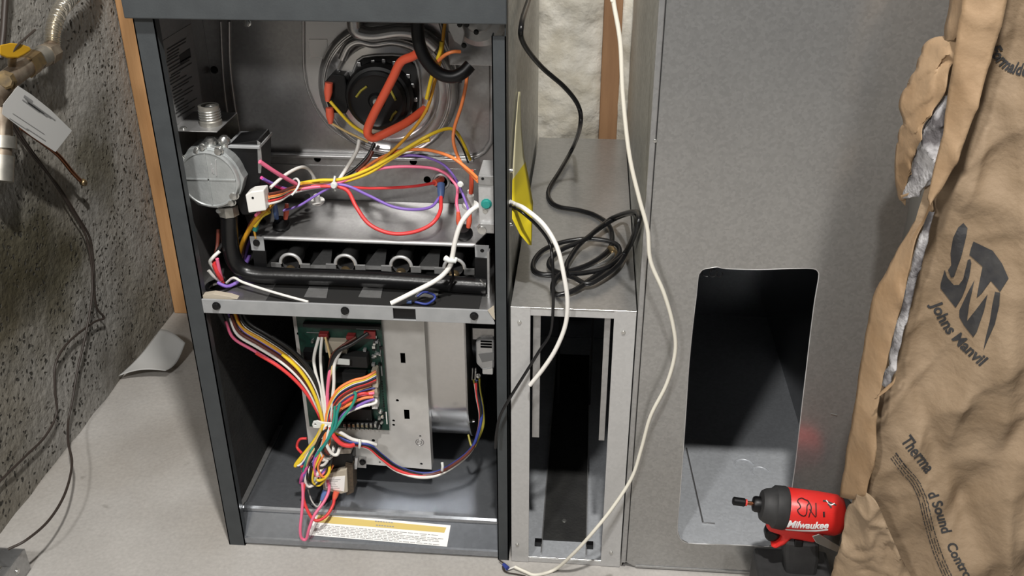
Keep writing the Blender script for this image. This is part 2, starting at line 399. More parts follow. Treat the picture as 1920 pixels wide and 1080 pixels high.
lb = slab(((592, 962), (845, 985), (838, 1025), (576, 1003)), -.0002, .0006).out('warning_label', 'label_white', FN)
lab(lb, 'long white caution label with a yellow band')
lab(slab(((597, 966), (837, 989), (833, 999), (590, 979)), .0004, .0009).out('yellow_band', 'label_yellow', lb), 'yellow header band')
g = G()
for r in range(7):
    t = 0
    v0 = 983+r*2.9
    u = 592-r*1.0
    while u < 822:
        l = random.uniform(4, 14)
        if not (u > 745 and r in (1, 5) and random.random() < .8):
            s = (u-590)/245*21.5
            q = [PS(a, b, .0009) for a, b in ((u, v0+s), (u+l, v0+s+l*.088), (u+l, v0+s+l*.088+1.1), (u, v0+s+1.1))]
            g.add(q, [(0, 1, 2, 3)])
        u += l+2
for v0, u0, u1 in ((976, 703, 735), (983.5, 705, 738)):
    for u in range(u0, u1, 5):
        s = (u-u0)*.09; q = [PS(a, b, .0013) for a, b in ((u, v0+s), (u+3.5, v0+s+.3), (u+3.5, v0+s+2.3), (u, v0+s+2))]; g.add(q, [(0, 1, 2, 3)])
g.out('print', 'print_grey', lb, fix=False)

# blower deck and rail
gr = PZ(412, 537, .437)
GX, GY = gr.x, gr.y
g = G().plate(rect(XL+.003, XR-.003, .002, FD-.003), .432, .437, holes=[circ(GX, GY, .017, 20)], axis='z')
g.out('blower_deck', 'galv_dark', FN)
lab(G().torus((GX, GY, .4375), (0, 0, 1), .018, .0028, 28, 8).out('grommet', 'black', FN, smooth=60), 'black rubber grommet')
rail = G().plate([(XL+.0255, .446), (XL+.0255, .426), (-.017, .4255), (-.017, .428), (-.022, .447), (XL+.0255, .4475)], -.003, 0, holes=[rect(*(PY(738, 590, 0).x, PY(780, 590, 0).x), .4275, .4445)]).out('cross_rail', 'rail_paint', FN, .0006)
lab(rail, 'light grey horizontal rail between the two compartments')
G().box(PY(738, 590, 0).x-.002, PY(780, 590, 0).x+.002, .0005, .004, .427, .445).out('slot_backing', 'black', rail)
for u, v in ((406, 573), (647, 582), (889, 592)):
    lab(screw(rail, PY(u, v, -.003), r=.0047, h=.005, m='black', name='bolt'), 'black bolt')
def rag(name, pts, y0, y1, m, parent): return G().plate([(PY(u, v, y0).x, PY(u, v, y0).z) for u, v in pts], y0, y1).out(name, m, parent, .0004)
lab(rag('foam_strip', ((376, 563), (380, 554), (400, 551), (430, 556), (445, 561), (420, 563)), .002, .012, 'tan_plastic', FN), 'torn tan foam strip')
lab(rag('foam_strip', ((914, 582), (926, 573), (928, 600), (922, 594)), -.0045, -.0032, 'tan_plastic', FN), 'torn tan foam strip')

# vestibule panel with stamped flange rows
yv = .20
V = lambda u, v, y=yv: (PY(u, v, y).x, PY(u, v, y).z)
pu, pv = V(827, 341)
hs = [circ(*V(595, 298), .0052), circ(*V(775, 303), .0055), circ(*V(801, 337), .0055), circ(*V(850, 340), .005), circ(pu, pv, .0098)]
vp = G().plate(rect(XL+.004, XR-.003, .505, .874), yv, yv+.002, holes=hs).out('vestibule_panel', 'galv_dark', FN)
box('hole_backing', 'hole_black', FN, XL+.01, XR-.01, yv+.012, yv+.014, .52, .62, 0)
lab(G().torus((pu, yv-.0005, pv), (0, -1, 0), .0112, .0018, 24, 8).out('hole_rim', 'galv_bright', vp, smooth=60), 'bright rim of the wire hole')
# recessed cover: a raised frame of the heat exchanger cover, rounded lower right corner
o1 = [V(455, 20), V(440, 60), V(450, 200), V(470, 292), V(870, 293), V(897, 289), V(914, 276), V(921, 255), V(921, 20)]
def lip(pts, r, y, name, m, parent, sub=6): return G().tube(spline([Vector((x, y, z)) for x, z in pts], sub), r, 8).out(name, m, parent, smooth=60)
g = G().plate(rect(V(455, 290)[0], V(890, 290)[0], V(700, 294)[1], V(700, 289)[1]), yv-.012, yv-.0001)
g.out('panel_ledge', 'galv', vp, .001)
lip([V(430, 40), V(432, 130), V(445, 230), V(455, 270)], .0022, yv-.001, 'panel_bead', 'galv_dark', vp)
lip([V(414, 40), V(420, 160), V(434, 262)], .0018, yv-.001, 'panel_bead', 'galv_dark', vp)
lip([V(922, 60), V(922, 240), V(916, 272), V(897, 290), V(860, 294), V(760, 294)], .0038, yv-.002, 'corner_bead', 'galv', vp)
box('panel_flange', 'galv', FN, V(455, 312)[0], V(893, 312)[0], yv-.0012, yv-.0001, V(700, 313)[1]-.0006, V(700, 313)[1]+.0006, 0)
for u, v in ((402, 131), (650, 38)):
    x, z = V(u, v); G().lathe([(.0055, 0), (.0055, .001), (.004, .003)], (x, yv-.0001, z), (0, -1, 0), 14).out('plug', 'black', vp, smooth=40)
x, z = V(463, 42); screw(vp, (x, yv-.0001, z))

# collector cover and inducer
yc = .186
oc = [V(568, 20, yc), V(569, 120, yc), V(576, 165, yc), V(592, 203, yc), V(615, 235, yc), V(645, 258, yc), V(682, 274, yc), V(725, 280, yc), V(775, 274, yc), V(812, 256, yc), V(838, 228, yc), V(852, 190, yc), V(856, 150, yc), V(850, 110, yc), V(836, 80, yc), V(820, 20, yc)]
cov = G().plate(oc, yc, yv-.0005).out('collector_cover', 'alum', FN, .003)
lip(oc, .0016, yc, 'rolled_edge', 'alum', cov, 4)
IC = PY(716, 172, .17); ic = (IC.x, IC.z)
def ring(R0, R1, y0, y1, m, name, parent, n=48, sx=1.0):
    return G().lathe([(R1, 0), (R1, y1-y0-.002), (R1-.002, y1-y0), (R0+.002, y1-y0), (R0, y1-y0-.002), (R0, 0)], (ic[0], y1, ic[1]), (0, -1, 0), n, closed=False).out(name, m, parent, smooth=50)
hous = G().lathe([(.098, 0), (.098, .006), (.094, .012), (.088, .014), (.084, .013), (.08, .010), (.074, .010), (.071, .016), (.066, .019), (.02, .019)], (ic[0]+.006, yc, ic[1]), (0, -1, 0), 64).out('inducer_housing', 'alum', FN, smooth=50)
lab(hous, 'round pressed metal fan housing')
G().torus((ic[0]+.006, yc-.0135, ic[1]), (0, -1, 0), .088, .002, 64, 8).out('housing_bead', 'alum', hous, smooth=60)
# swan neck outlet of the housing, upper part
lip([V(640, 112, .165), V(652, 88, .165), V(672, 78, .165), V(700, 84, .165), V(735, 80, .165), V(770, 88, .165), V(795, 104, .165)], .006, .168, 'housing_bead', 'alum', hous)
lip([V(662, 38, .165), V(665, 58, .165), V(680, 66, .165), V(705, 68, .165), V(750, 62, .165), V(790, 70, .165), V(818, 92, .165)], .011, .172, 'outlet_scroll', 'alum', hous)
ym = .164
octp = [V(u, v, ym) for u, v in ((664, 132), (682, 106), (760, 104), (784, 128), (788, 205), (770, 222), (664, 210))]
lab(G().plate(octp, ym-.004, .170).out('motor_plate', 'black_matte', hous, .002), 'black eight-sided motor plate')
lip(octp+[octp[0]], .0022, ym-.002, 'plate_rim', 'galv', hous, 3)
mc = PY(706, 190, .13)
mot = G().lathe([(.047, 0), (.047, .014), (.044, .02), (.040, .021), (.040, .028), (.036, .031), (.033, .029), (.012, .030), (.009, .034), (.003, .0345)], (mc.x, ym-.003, mc.z), (0, -1, 0), 48).out('inducer_motor', 'black', FN, smooth=40)
lab(mot, 'black round fan motor')
G().torus((mc.x, ym-.031, mc.z), (0, -1, 0), .0375, .0009, 48, 6).out('motor_rim', 'screw_metal', mot, smooth=60)
G().lathe([(.0055, 0), (.0055, .003), (.004, .005)], (mc.x, ym-.034, mc.z), (0, -1, 0), 16).out('shaft_end', 'screw_metal', mot, smooth=40)
for u0, v0, u1, v1 in ((668, 182, 688, 162), (730, 165, 742, 188), (732, 226, 744, 208)):
    G().tube([PY(u0, v0, ym-.0325), PY((u0+u1)/2-1, (v0+v1)/2-2, ym-.0325), PY(u1, v1, ym-.0325)], .0018, 6).out('motor_winding', 'w_olive', mot, smooth=60)
for u, v in ((674, 120), (700, 116), (720, 114), (740, 118), (766, 142), (774, 160), (780, 186), (770, 208)):
    G().box(*(lambda p: (p.x-.0025, p.x+.0025, p.y-.003, p.y, p.z-.003, p.z+.003))(PY(u, v, ym-.004))).out('cooling_fin', 'galv', hous, .0006)
# pressure / limit switch left of motor
sw = G().plate([V(u, v, .15) for u, v in ((608, 155), (622, 138), (648, 140), (652, 165), (655, 190), (650, 212), (620, 210), (614, 190))], .146, .183).out('limit_switch', 'black', FN, .002)
lab(sw, 'black plastic switch with two red terminals')
for (u0, v0, u1, v1) in ((617, 155, 614, 190), (618, 202, 620, 232)):
    G().tube([PY(u0, v0, .140), PY((u0+u1)/2, (v0+v1)/2, .139), PY(u1, v1, .138)], [.0055, .006, .003], 10).out('terminal', 'w_terminal', sw, smooth=60)
G().box(*(lambda p: (p.x-.006, p.x+.008, .150, .16, p.z-.006, p.z+.006))(PY(655, 187, .15))).out('switch_bracket', 'plate_steel', sw, .0005)
# matrix-code sticker: left plain
q = [V(u, v, yc-.001) for u, v in ((579, 74), (613, 74), (616, 108), (582, 107))]
lab(G().plate(q, yc-.001, yc-.0001).out('sticker', 'label_white', FN), 'small square white sticker')
# pressure switch canister top right
pc = PY(890, 45, .10)
can = G().lathe([(.030, 0), (.036, .004), (.036, .02), (.030, .027), (.02, .028), (.018, .033), (.004, .034)], (pc.x+.008, .135, pc.z), (-.15, -1, .25), 40).out('pressure_switch', 'galv_bright', FN, smooth=40)
lab(can, 'round bright metal pressure switch')
g = G().plate([V(u, v, .098) for u, v in ((838, 20), (842, 55), (852, 76), (868, 86), (872, 60), (862, 20))], .094, .099); g.out('switch_bracket', 'galv_bright', can, .001)
for u, v in ((862, 46), (875, 46), (893, 60), (870, 85)): screw(can, PY(u, v, .092), r=.0028, h=.003, m='black')
G().box(PY(885, 100, .12).x-.03, PY(885, 100, .12).x+.028, .118, .128, PY(885, 122, .12).z, PY(885, 60, .12).z).out('switch_mount', 'galv_dark', can, .001)

# hoses
lab(wire([(793, 92, .075), (775, 105, .085), (752, 116, .09), (737, 145, .092), (720, 178, .092), (702, 212, .092), (690, 240, .094), (691, 254, .098), (704, 258, .104), (735, 244, .115), (765, 228, .13), (797, 204, .152)], .0058, 'w_hose', FN, 'hose', n=12), 'orange-red rubber hose')
lab(wire([(783, 20, .07), (783, 60, .07), (789, 92, .07), (803, 118, .07), (824, 138, .07), (848, 144, .07), (868, 136, .072), (882, 122, .076)], .0082, 'black', FN, 'hose', n=12), 'thick black rubber hose')
wire([(835, 143, .075), (857, 147, .074), (866, 148, .074)], .0055, 'black', FN, 'hose_end')

# rating label on inner left side
q = [PX(u, v, XL+.0042) for u, v in ((302, 78), (358, 44), (380, 200), (326, 238))]
rl = G().plate([(p.y, p.z) for p in q], XL+.004, XL+.0046, axis='x').out('rating_label', 'label_grey', FN)
lab(rl, 'grey rating label with dark print')
g = G()
def sideq(u0, v0, u1, v1, h): return [PX(a, b, XL+.005) for a, b in ((u0, v0), (u1, v1), (u1+h*.15, v1+h), (u0+h*.15, v0+h))]
g.add(sideq(336, 104, 356, 90, 17), [(0, 1, 2, 3)])
for k in range(22):
    v0 = 92+k*6; u0 = 308+k*.95+random.uniform(0, 5); l = random.uniform(14, 40)
    if 100 < v0 < 125: l = 22
    g.add(sideq(u0, v0, u0+l, v0-l*.6, 2.2), [(0, 1, 2, 3)])
g.out('print', 'print_dark', rl, fix=False)

# ---- burner box
yb0 = .092
top = G(); zt0, zt1 = PY(690, 449, yb0).z, .513
xa, xb = PY(472, 441, yb0).x, PY(892, 462, yb0).x
top.hexa([(XL+.02, yv-.001, zt1-.002), (XR-.005, yv-.001, zt1-.002), (xb, yb0, zt0-.002), (xa, yb0, zt0-.002), (XL+.02, yv-.001, zt1), (XR-.005, yv-.001, zt1), (xb, yb0, zt0), (xa, yb0, zt0)])
bt = top.out('burner_box_top', 'galv_dark', FN)
lab(G().tube([Vector((xa+.012, yb0-.001, zt0-.002)), Vector((xb, yb0-.001, zt0-.003))], .0032, 8).out('rolled_lip', 'galv_bright', bt, smooth=60), 'bright rolled front lip')
bb = G().box(xa, xb, .195, .199, .4375, zt0); bb.box(xa-.002, xa, yb0, .199, .4375, zt0-.003); bb.box(xb, xb+.002, yb0, .199, .4375, zt0-.003)
lab(bb.out('burner_box', 'black_matte', FN), 'dark burner compartment')
for i, (u, v) in enumerate(((545, 494), (648, 496), (752, 499), (852, 503))):
    p = PY(u, v, .10)
    bur = G().lathe([(.0125, 0), (.0125, .03), (.009, .045), (.009, .085), (.0125, .092)], (p.x, .101, p.z), (0, 1, 0), 24, closed=False).out('burner', 'galv_dark', FN, smooth=40)
    lab(G().torus((p.x, .1, p.z), (0, -1, 0), .0148, .0026, 28, 8, a0=-PI*.5, a1=PI*.5, up=(0, 0, 1)).out('burner_ring', 'galv_bright', bur, smooth=60), 'bright half ring at the burner mouth')
    box('crossover_wing', 'galv', bur, p.x-.029, p.x-.014, .098, .101, p.z-.009, p.z+.001); box('crossover_wing', 'galv', bur, p.x+.014, p.x+.029, .098, .101, p.z-.009, p.z+.001)
    G().lathe([(.0075, 0), (.0075, .012), (.005, .014)], (p.x, .098, p.z-.009), (0, -1, 0), 12).out('orifice', 'brass', bur, smooth=40)
for u in (599, 701, 802):  # sheet metal strips stand in for lit bands of the burner box floor
    p0, p1, p2, p3 = PY(u-22, 505, .105), PY(u+20, 506, .105), PY(u+24, 467, .16), PY(u+8, 466, .16)
    d = Vector((0, .001, -.001))
    G().hexa([p0+d, p1+d, p2+d, p3+d, p0, p1, p2, p3]).out('lit_floor_strip', 'galv', FN)
G().box(PZ(500, 560, .438).x, xb+.012, .006, .19, .4372, .4380).out('dark_opening', 'black_matte', FN)  # black sheet over the deck, stands in for the shade of an opening
for u in (592, 694, 800):  # light metal pieces stand in for patches of lit floor below the manifold
    p = [PZ(u-22, 556, .4395), PZ(u+20, 558, .4395), PZ(u+24, 538, .4395), PZ(u-12, 537, .4395)]
    d = Vector((0, 0, -.001)); G().hexa([q+d for q in p]+p).out('lit_deck_patch', 'galv', FN)
g = G().plate([V(u, v, .07) for u, v in ((468, 443), (494, 444), (497, 470), (472, 469))], .069, .071)
br = g.out('manifold_bracket', 'rail_paint', FN, .0005); screw(br, PY(481, 455, .069), r=.004, m='black', name='bolt')
g.__init__(); g.plate([V(u, v, .07) for u, v in ((474, 470), (498, 470), (502, 545), (482, 545))], .0695, .0725); g.out('bracket_leg', 'black', br, .0005)
g = G().plate([V(u, v, .06) for u, v in ((890, 459), (917, 460), (917, 484), (891, 482))], .059, .061)
br2 = g.out('manifold_bracket', 'rail_paint', FN, .0005); screw(br2, PY(904, 470, .059), r=.0022, h=.001, m='black', name='bolt')
G().plate([V(u, v, .06) for u, v in ((890, 484), (917, 485), (918, 580), (893, 578))], .0602, .0625).out('bracket_leg', 'black', br2, .0005)
G().plate([V(u, v, .056) for u, v in ((893, 558), (918, 560), (918, 581), (894, 579))], .055, .057).out('bracket_foot', 'rail_paint', br2, .0005)
G().plate([V(u, v, .055) for u, v in ((914, 470), (918, 470), (919, 580), (915, 580))], .05, .062).out('bracket_edge', 'galv', br2, 0)

# ---- gas valve and manifold
vc = PY(389, 339, .035); vx, vz = vc.x, vc.z
pts = [PY(u, v, .06) for u, v in ((430, 395), (430, 430), (432, 462), (440, 490), (458, 508), (485, 515), (530, 517), (700, 523), (912, 537))]
mani = G().tube(spline(pts, 8), .0118, 16).out('gas_manifold', 'black_pipe', FN, smooth=60)
lab(mani, 'black bent gas manifold pipe')
G().tube([PY(410, 395, .05), PY(416, 402, .06)], .004, 8).out('manifold_tap', 'screw_metal', mani, smooth=60)
G().tube([PY(900, 524, .045), PY(910, 536, .045)], .0012, 6).out('manifold_scratch', 'screw_metal', mani, smooth=60)
G().lathe([(.014, 0), (.014, .012), (.0135, .014)], tuple(PY(430, 402, .06)), (0, 0, 1), 8).out('manifold_nut', 'pipe_steel', mani)
body = []
for k in range(36):
    t = 2*PI*k/36; r = .0435+.0028*max(0, math.cos(6*t))**4; body.append((vx+r*math.cos(t), vz+r*math.sin(t)))
val = G().plate(body, .045, .085).out('gas_valve', 'valve_metal', FN, .002)
lab(val, 'cast metal gas valve with a round cover')
G().lathe([(.041, 0), (.041, .004), (.0395, .0065), (.0375, .007), (.0365, .0055), (.006, .0058)], (vx, .045, vz), (0, -1, 0), 48).out('valve_cover', 'valve_metal', val, smooth=40)
g = G().box(vx-.0365, vx+.0365, .0383, .0395, vz-.001, vz+.001); g.box(vx-.001, vx+.001, .0383, .0395, vz-.0365, vz+.0365)
g.out('cover_rib', 'valve_metal', val)
g = G()
for i, (u, v, l) in enumerate(((396, 308, 16), (404, 300, 30), (399, 316, 10))):
    p, q = PY(u, v, .0388), PY(u+2, v+l, .0388); g.tube([p, q], .0009, 5)
g.out('cast_lettering', 'galv_bright', val, smooth=60)
for u, v, r in ((341, 297, .0045), (351, 376, .0042), (440, 365, .0055), (436, 378, .0045), (370, 281, .0035), (381, 275, .004), (411, 282, .005)):
    lab(screw(val, PY(u, v, .045), r=r, h=.007), 'bright screw head')
for u, v, r in ((395, 264, .009), (420, 262, .008)):
    p = PY(u, v, .06); G().lathe([(r*.6, 0), (r*.7, .006), (r, .008), (r, .013), (r*.6, .017)], (p.x, p.y, p.z-.012), (0, 0, 1), 20).out('valve_port', 'screw_metal', val, smooth=40)
g = G().plate([V(u, v, .065) for u, v in ((422, 285), (424, 270), (485, 262), (490, 275), (490, 300), (488, 400), (455, 402), (440, 375), (440, 300))], .062, .11)
lab(g.out('solenoid', 'black', val, .002), 'black solenoid block')
G().box(PY(424, 275, .06).x, PY(487, 270, .06).x, .058, .115, PY(455, 278, .06).z, PY(455, 272, .06).z).out('solenoid_bracket', 'rail_paint', val, .0008)
G().plate([V(u, v, .06) for u, v in ((482, 264), (488, 268), (491, 300), (489, 325), (484, 325))], .060, .062).out('solenoid_tab', 'galv', val, .0006)
lab(G().plate([V(u, v, .05) for u, v in ((466, 358), (476, 352), (500, 349), (505, 387), (472, 392))], .036, .056).out('wire_connector', 'white_plastic', val, .0015), 'white plug connector')
G().lathe([(.0016, 0), (.0016, .0006)], tuple(PY(474, 371, .036)), (0, -1, 0), 10).out('connector_hole', 'hole_black', val)
# bracket and inlet nipple above the valve
ib = G().plate([(XL+.004, .04), (PY(412, 244, .05).x, .04), (PY(412, 244, .05).x, .12), (XL+.004, .12)], PY(370, 246, .04).z-.0012, PY(370, 246, .04).z, axis='z').out('inlet_bracket', 'galv', FN, .0005)
zb = PY(370, 246, .04).z; pn = PY(393, 225, .065)
lab(G().lathe([(.0095, .026), (.0135, .026), (.0135, .007), (.0145, .006), (.0145, 0), (.0095, 0)], (pn.x, .068, zb), (0, 0, 1), 28, closed=False).out('pipe_nipple', 'pipe_steel', ib, smooth=40), 'open threaded pipe stub')
for k in range(4): G().torus((pn.x, .068, zb+.010+k*.0034), (0, 0, 1), .0136, .0009, 28, 6).out('thread', 'screw_metal', ib, smooth=60)
screw(ib, (XL+.017, .05, zb), (0, 0, 1), r=.004, h=.002)
G().plate([(XL+.004, zb-.055), (PY(412, 244, .05).x, zb-.055), (PY(412, 244, .05).x, zb-.0012), (XL+.004, zb-.0012)], .118, .12).out('bracket_back', 'zinc_tan', ib)

# ---- junction box, right
jb = G().box(PY(897, 330, .045).x, -.0035, .04, .10, PY(910, 425, .045).z, PY(910, 328, .045).z).out('junction_box', 'galv_bright', FN, .0012)
lab(jb, 'small metal wiring box')
J0 = PY(897, 330, .045).x
G().box(J0+.0005, -.003, .0375, .04, PY(910, 346, .04).z, PY(910, 328, .04).z).out('box_lid_tab', 'galv', jb, .0008)
screw(jb, PY(905, 335, .0375), r=.0016, h=.001, m='black')
lab(screw(jb, PY(912, 382, .04), r=.0058, h=.004, m='w_teal'), 'green grounding screw')
lab(screw(jb, PY(905, 428, .04), r=.0062, h=.008), 'bright screw')
screw(jb, PY(910, 396, .04), r=.003, h=.001)
G().box(J0+.002, -.003, .034, .04, PY(910, 434, .04).z, PY(910, 416, .04).z).out('box_lid_tab', 'galv', jb, .0008)

# ---- flame switches, standoffs on the burner box top
def rollout(u, v, y, cols):
    p = PY(u, v, y)
    s = G().lathe([(.0125, 0), (.0125, .004), (.010, .006), (.008, .013), (.003, .0135)], (p.x, p.y, p.z-.008), (0, -.45, 1), 20).out('rollout_switch', 'black', FN, smooth=40)
    for k, c in enumerate(cols):
        du = -11+k*22
        G().tube([PY(u+du*.75, v-4, y-.004), PY(u+du*.9, v-16, y-.006), PY(u+du, v-32, y-.006)], [.0032, .004, .0026], 8).out('terminal', c, s, smooth=60)
    return s
rollout(527, 414, .115, ('terminal_blue', 'w_terminal'))
rollout(870, 430, .105, ('w_terminal', 'w_terminal'))
p = PY(596, 378, .15)
so = G().lathe([(.010, 0), (.010, .0015), (.0045, .002), (.0045, .012), (.003, .013)], (p.x, p.y, p.z), (0, -.3, 1), 18).out('standoff', 'white_plastic', FN, smooth=40); lab(so, 'white ceramic standoff')
p = PY(882, 386, .13)
so = G().lathe([(.012, 0), (.012, .002), (.0055, .0022), (.0055, .018), (.003, .019), (.003, .026)], (p.x, p.y, p.z), (0, -.2, 1), 18).out('flame_sensor', 'white_plastic', FN, smooth=40); lab(so, 'white ceramic flame sensor')
for u, v in ((576, 369), (862, 368), (493, 417)):
    p = PY(u, v, .15 if v < 400 else .12); G().lathe([(.0048, 0), (.0048, .001)], (p.x, p.y, p.z), (0, -.6, 1), 14).out('plug', 'black', FN)
t0 = PY(827, 360, .165); G().tube([PY(827, 345, .175), t0, PY(827, 372, .16)], [.006, .0055, .004], 10).out('terminal', 'terminal_blue', FN, smooth=60)
G().tube([PY(815, 343, .18), PY(824, 338, .19), PY(828, 336, .197)], .005, 10).out('terminal', 'w_terminal', FN, smooth=60)

# ---- wiring in the upper compartment
W = lambda pts, c, r=.0019, y=None, l=None: wire([(p[0], p[1], (p[2] if len(p) > 2 else y)) for p in pts], r*1.08, 'w_'+c, FN, label=(l or c+' wire'))
yw = .125
W([(500, 396, .06), (520, 375, .08), (560, 347, .11), (600, 343), (628, 342), (680, 326), (730, 288), (770, 248), (800, 205), (816, 150), (828, 100), (832, 60), (838, 20)], 'amber', .0021, yw)
W([(560, 344, .12), (600, 338), (640, 336), (690, 318), (745, 288), (800, 256), (835, 242, .14), (853, 245, .15), (868, 268, .16), (882, 300, .165)], 'yellow', .0022, yw-.004)
W([(600, 341), (640, 341), (690, 325), (730, 300), (780, 270), (806, 262)], 'yellow', .0024, yw-.002)
W([(848, 246, .152), (866, 275, .155), (878, 305, .13)], 'black', .0012)
W([(828, 78, .09), (826, 95, .09), (820, 112, .09), (816, 125, .095), (808, 150, .11), (800, 185, .12)], 'yellow', .0024)
W([(820, 116, .088), (835, 103, .085), (850, 97, .085), (863, 97, .09)], 'orange', .0022)
W([(505, 378, .05), (525, 362, .08), (560, 350, .11), (628, 350), (700, 353, .14), (770, 350, .16), (815, 343, .18)], 'red', .0021, .118)
W([(628, 348, .118), (652, 358, .115), (668, 388, .10), (692, 420, .09), (730, 437, .085), (772, 436, .085), (808, 421, .09), (825, 397, .11), (827, 370, .15)], 'red', .0026)
W([(492, 335, .06), (530, 352, .09), (560, 356, .11), (600, 348, .118), (645, 347, .118), (690, 366, .12), (735, 387, .12), (775, 393, .125), (808, 388, .14), (824, 370, .16)], 'purple', .0020)
W([(530, 395, .10), (560, 386, .11), (590, 368, .115), (625, 349, .12), (680, 330, .13), (720, 303, .13), (755, 292, .13), (795, 294, .13), (832, 309, .13), (855, 337, .125), (868, 365, .115), (880, 398, .105)], 'purple', .0017)
W([(540, 358, .10), (580, 352, .11), (628, 345, .12), (690, 322, .125), (740, 313, .125), (800, 314, .13), (832, 323, .13), (850, 340, .125), (858, 355, .12), (856, 380, .115), (860, 400, .105)], 'pink', .0021)
W([(670, 325, .13), (710, 298, .13), (750, 283, .128), (800, 281, .12), (845, 294, .105), (878, 318, .09), (896, 335, .07)], 'orange', .0021)
W([(876, 120, .12), (875, 150, .13), (866, 195, .14), (852, 240, .14), (851, 270, .13), (864, 305, .11), (882, 325, .09), (896, 340, .07)], 'orange', .0022)
W([(884, 320, .1), (884, 345, .105), (883, 362, .11)], 'hose', .003)
W([(674, 262, .16), (668, 285, .15), (650, 315, .135), (634, 340, .125)], 'white', .0026)
W([(702, 268, .16), (690, 292, .15), (665, 318, .14), (635, 338, .128)], 'black', .0024)
W([(699, 283, .14), (690, 300, .135), (668, 322, .13)], 'brown', .0024)
W([(487, 303, .055), (520, 325, .075), (555, 345, .105)], 'pink', .0027)
W([(507, 352, .06), (535, 328, .09), (562, 314, .12), (578, 317, .14), (590, 334, .15), (594, 350, .152)], 'white', .0022)
W([(578, 317, .14), (586, 330, .15), (588, 345, .152)], 'white', .0014)
W([(490, 333, .06), (510, 345, .075), (545, 360, .10)], 'magenta', .0022)
for k, (c, dv) in enumerate((('brown', 0), ('orange', 5), ('black', 9), ('red', 14), ('white', 20), ('tan', 8))):
    W([(504, 364+dv*.9, .045), (525, 360+dv*.8, .06), (548, 352+dv*.5, .095), (585, 347+dv*.3, .115), (628, 343+dv*.25, .12)], c, .0019)
wire([(547, 366, .085), (556, 355, .09), (561, 343, .098), (556, 335, .105), (549, 338, .11)], .0016, 'nylon', FN, 'zip_tie')
lab(G().lathe([(.0048, 0), (.005, .004), (.0035, .006)], tuple(PY(627, 346, .112)), (0, -1, 0), 14).out('zip_tie', 'nylon', FN, smooth=40), 'white cable tie')
wire([(628, 330, .118), (626, 345, .113), (629, 357, .118)], .0016, 'nylon', FN, 'zip_tie')
G().lathe([(.004, 0), (.0045, .004), (.003, .006)], tuple(PY(864, 344, .112)), (0, -1, 0), 14).out('zip_tie', 'nylon', FN, smooth=40)
W([(619, 190, .137), (640, 214, .135), (662, 236, .14), (688, 252, .145)], 'yellow', .0021)
W([(623, 232, .137), (650, 247, .14), (690, 266, .15)], 'tan', .0016)
W([(500, 392, .06), (482, 410, .065), (468, 430, .075), (455, 455, .08), (446, 490, .09)], 'amber', .003)
W([(505, 397, .06), (490, 406, .065), (478, 424, .07)], 'yellow', .0026)
W([(498, 394, .065), (476, 412, .07), (462, 440, .085), (452, 490, .1)], 'brown', .0026)
W([(488, 396, .06), (480, 404, .064)], 'pink', .0024)
W([(481, 421, .075), (478, 432, .075)], 'teal', .0036)
W([(477, 434, .075), (480, 448, .069)], 'amber', .0016)
W([(474, 440, .10), (462, 470, .10), (458, 500, .10)], 'purple', .0022)
W([(468, 478, .1), (463, 490, .1), (455, 503, .1)], 'purple', .0028)
lc = dict(white=[(412, 471, .05), (400, 482, .045), (394, 492, .044), (402, 505, .048), (416, 524, .055)], red=[(402, 490, .048), (406, 505, .05), (418, 530, .058)], pink=[(407, 485, .046), (411, 505, .048), (416, 524, .054)],
          black=[(418, 455, .055), (405, 480, .05), (412, 510, .055), (420, 532, .06)], brown=[(409, 430, .07), (408, 455, .065), (404, 485, .055), (408, 515, .055), (416, 532, .06)], purple=[(408, 530, .05), (425, 537, .048), (440, 532, .05), (450, 524, .055)])
for c, p in lc.items(): W(p, c, .0024)
W([(391, 507, .046), (400, 518, .048), (413, 527, .055)], 'white', .0024)
W([(400, 494, .046), (408, 512, .047), (415, 524, .052)], 'red', .003)
lab(wire([(425, 530, .058), (438, 521, .05), (455, 529, .042), (490, 541, .03), (530, 553, .018), (578, 566, .006)], .0019, 'cable_white', FN, 'cable'), 'grey-white sheathed cable')
lab(wire([(896, 386, .045), (880, 398, .035), (864, 420, .03), (854, 450, .028), (848, 482, .028), (842, 502, .028), (820, 524, .024), (775, 548, .012), (733, 569, .003)], .0034, 'cable_white', FN, 'cable'), 'white sheathed power cable')
G().tube([PY(835, 484, .026), PY(842, 488, .0225), PY(853, 490, .024), PY(856, 484, .028)], [.0042, .0036, .003, .0025], 10).out('zip_tie', 'nylon', FN, smooth=60)
wire([(846, 492, .03), (849, 520, .04), (842, 545, .045)], .0018, 'black', FN, 'zip_tie')
W([(778, 566, .02), (800, 570, .018), (815, 560, .02), (812, 552, .03), (795, 548, .035), (782, 556, .03)], 'blue', .0016)
G().tube([PY(763, 566, .02), PY(772, 566, .02)], .0028, 8).out('terminal', 'terminal_blue', FN, smooth=60)

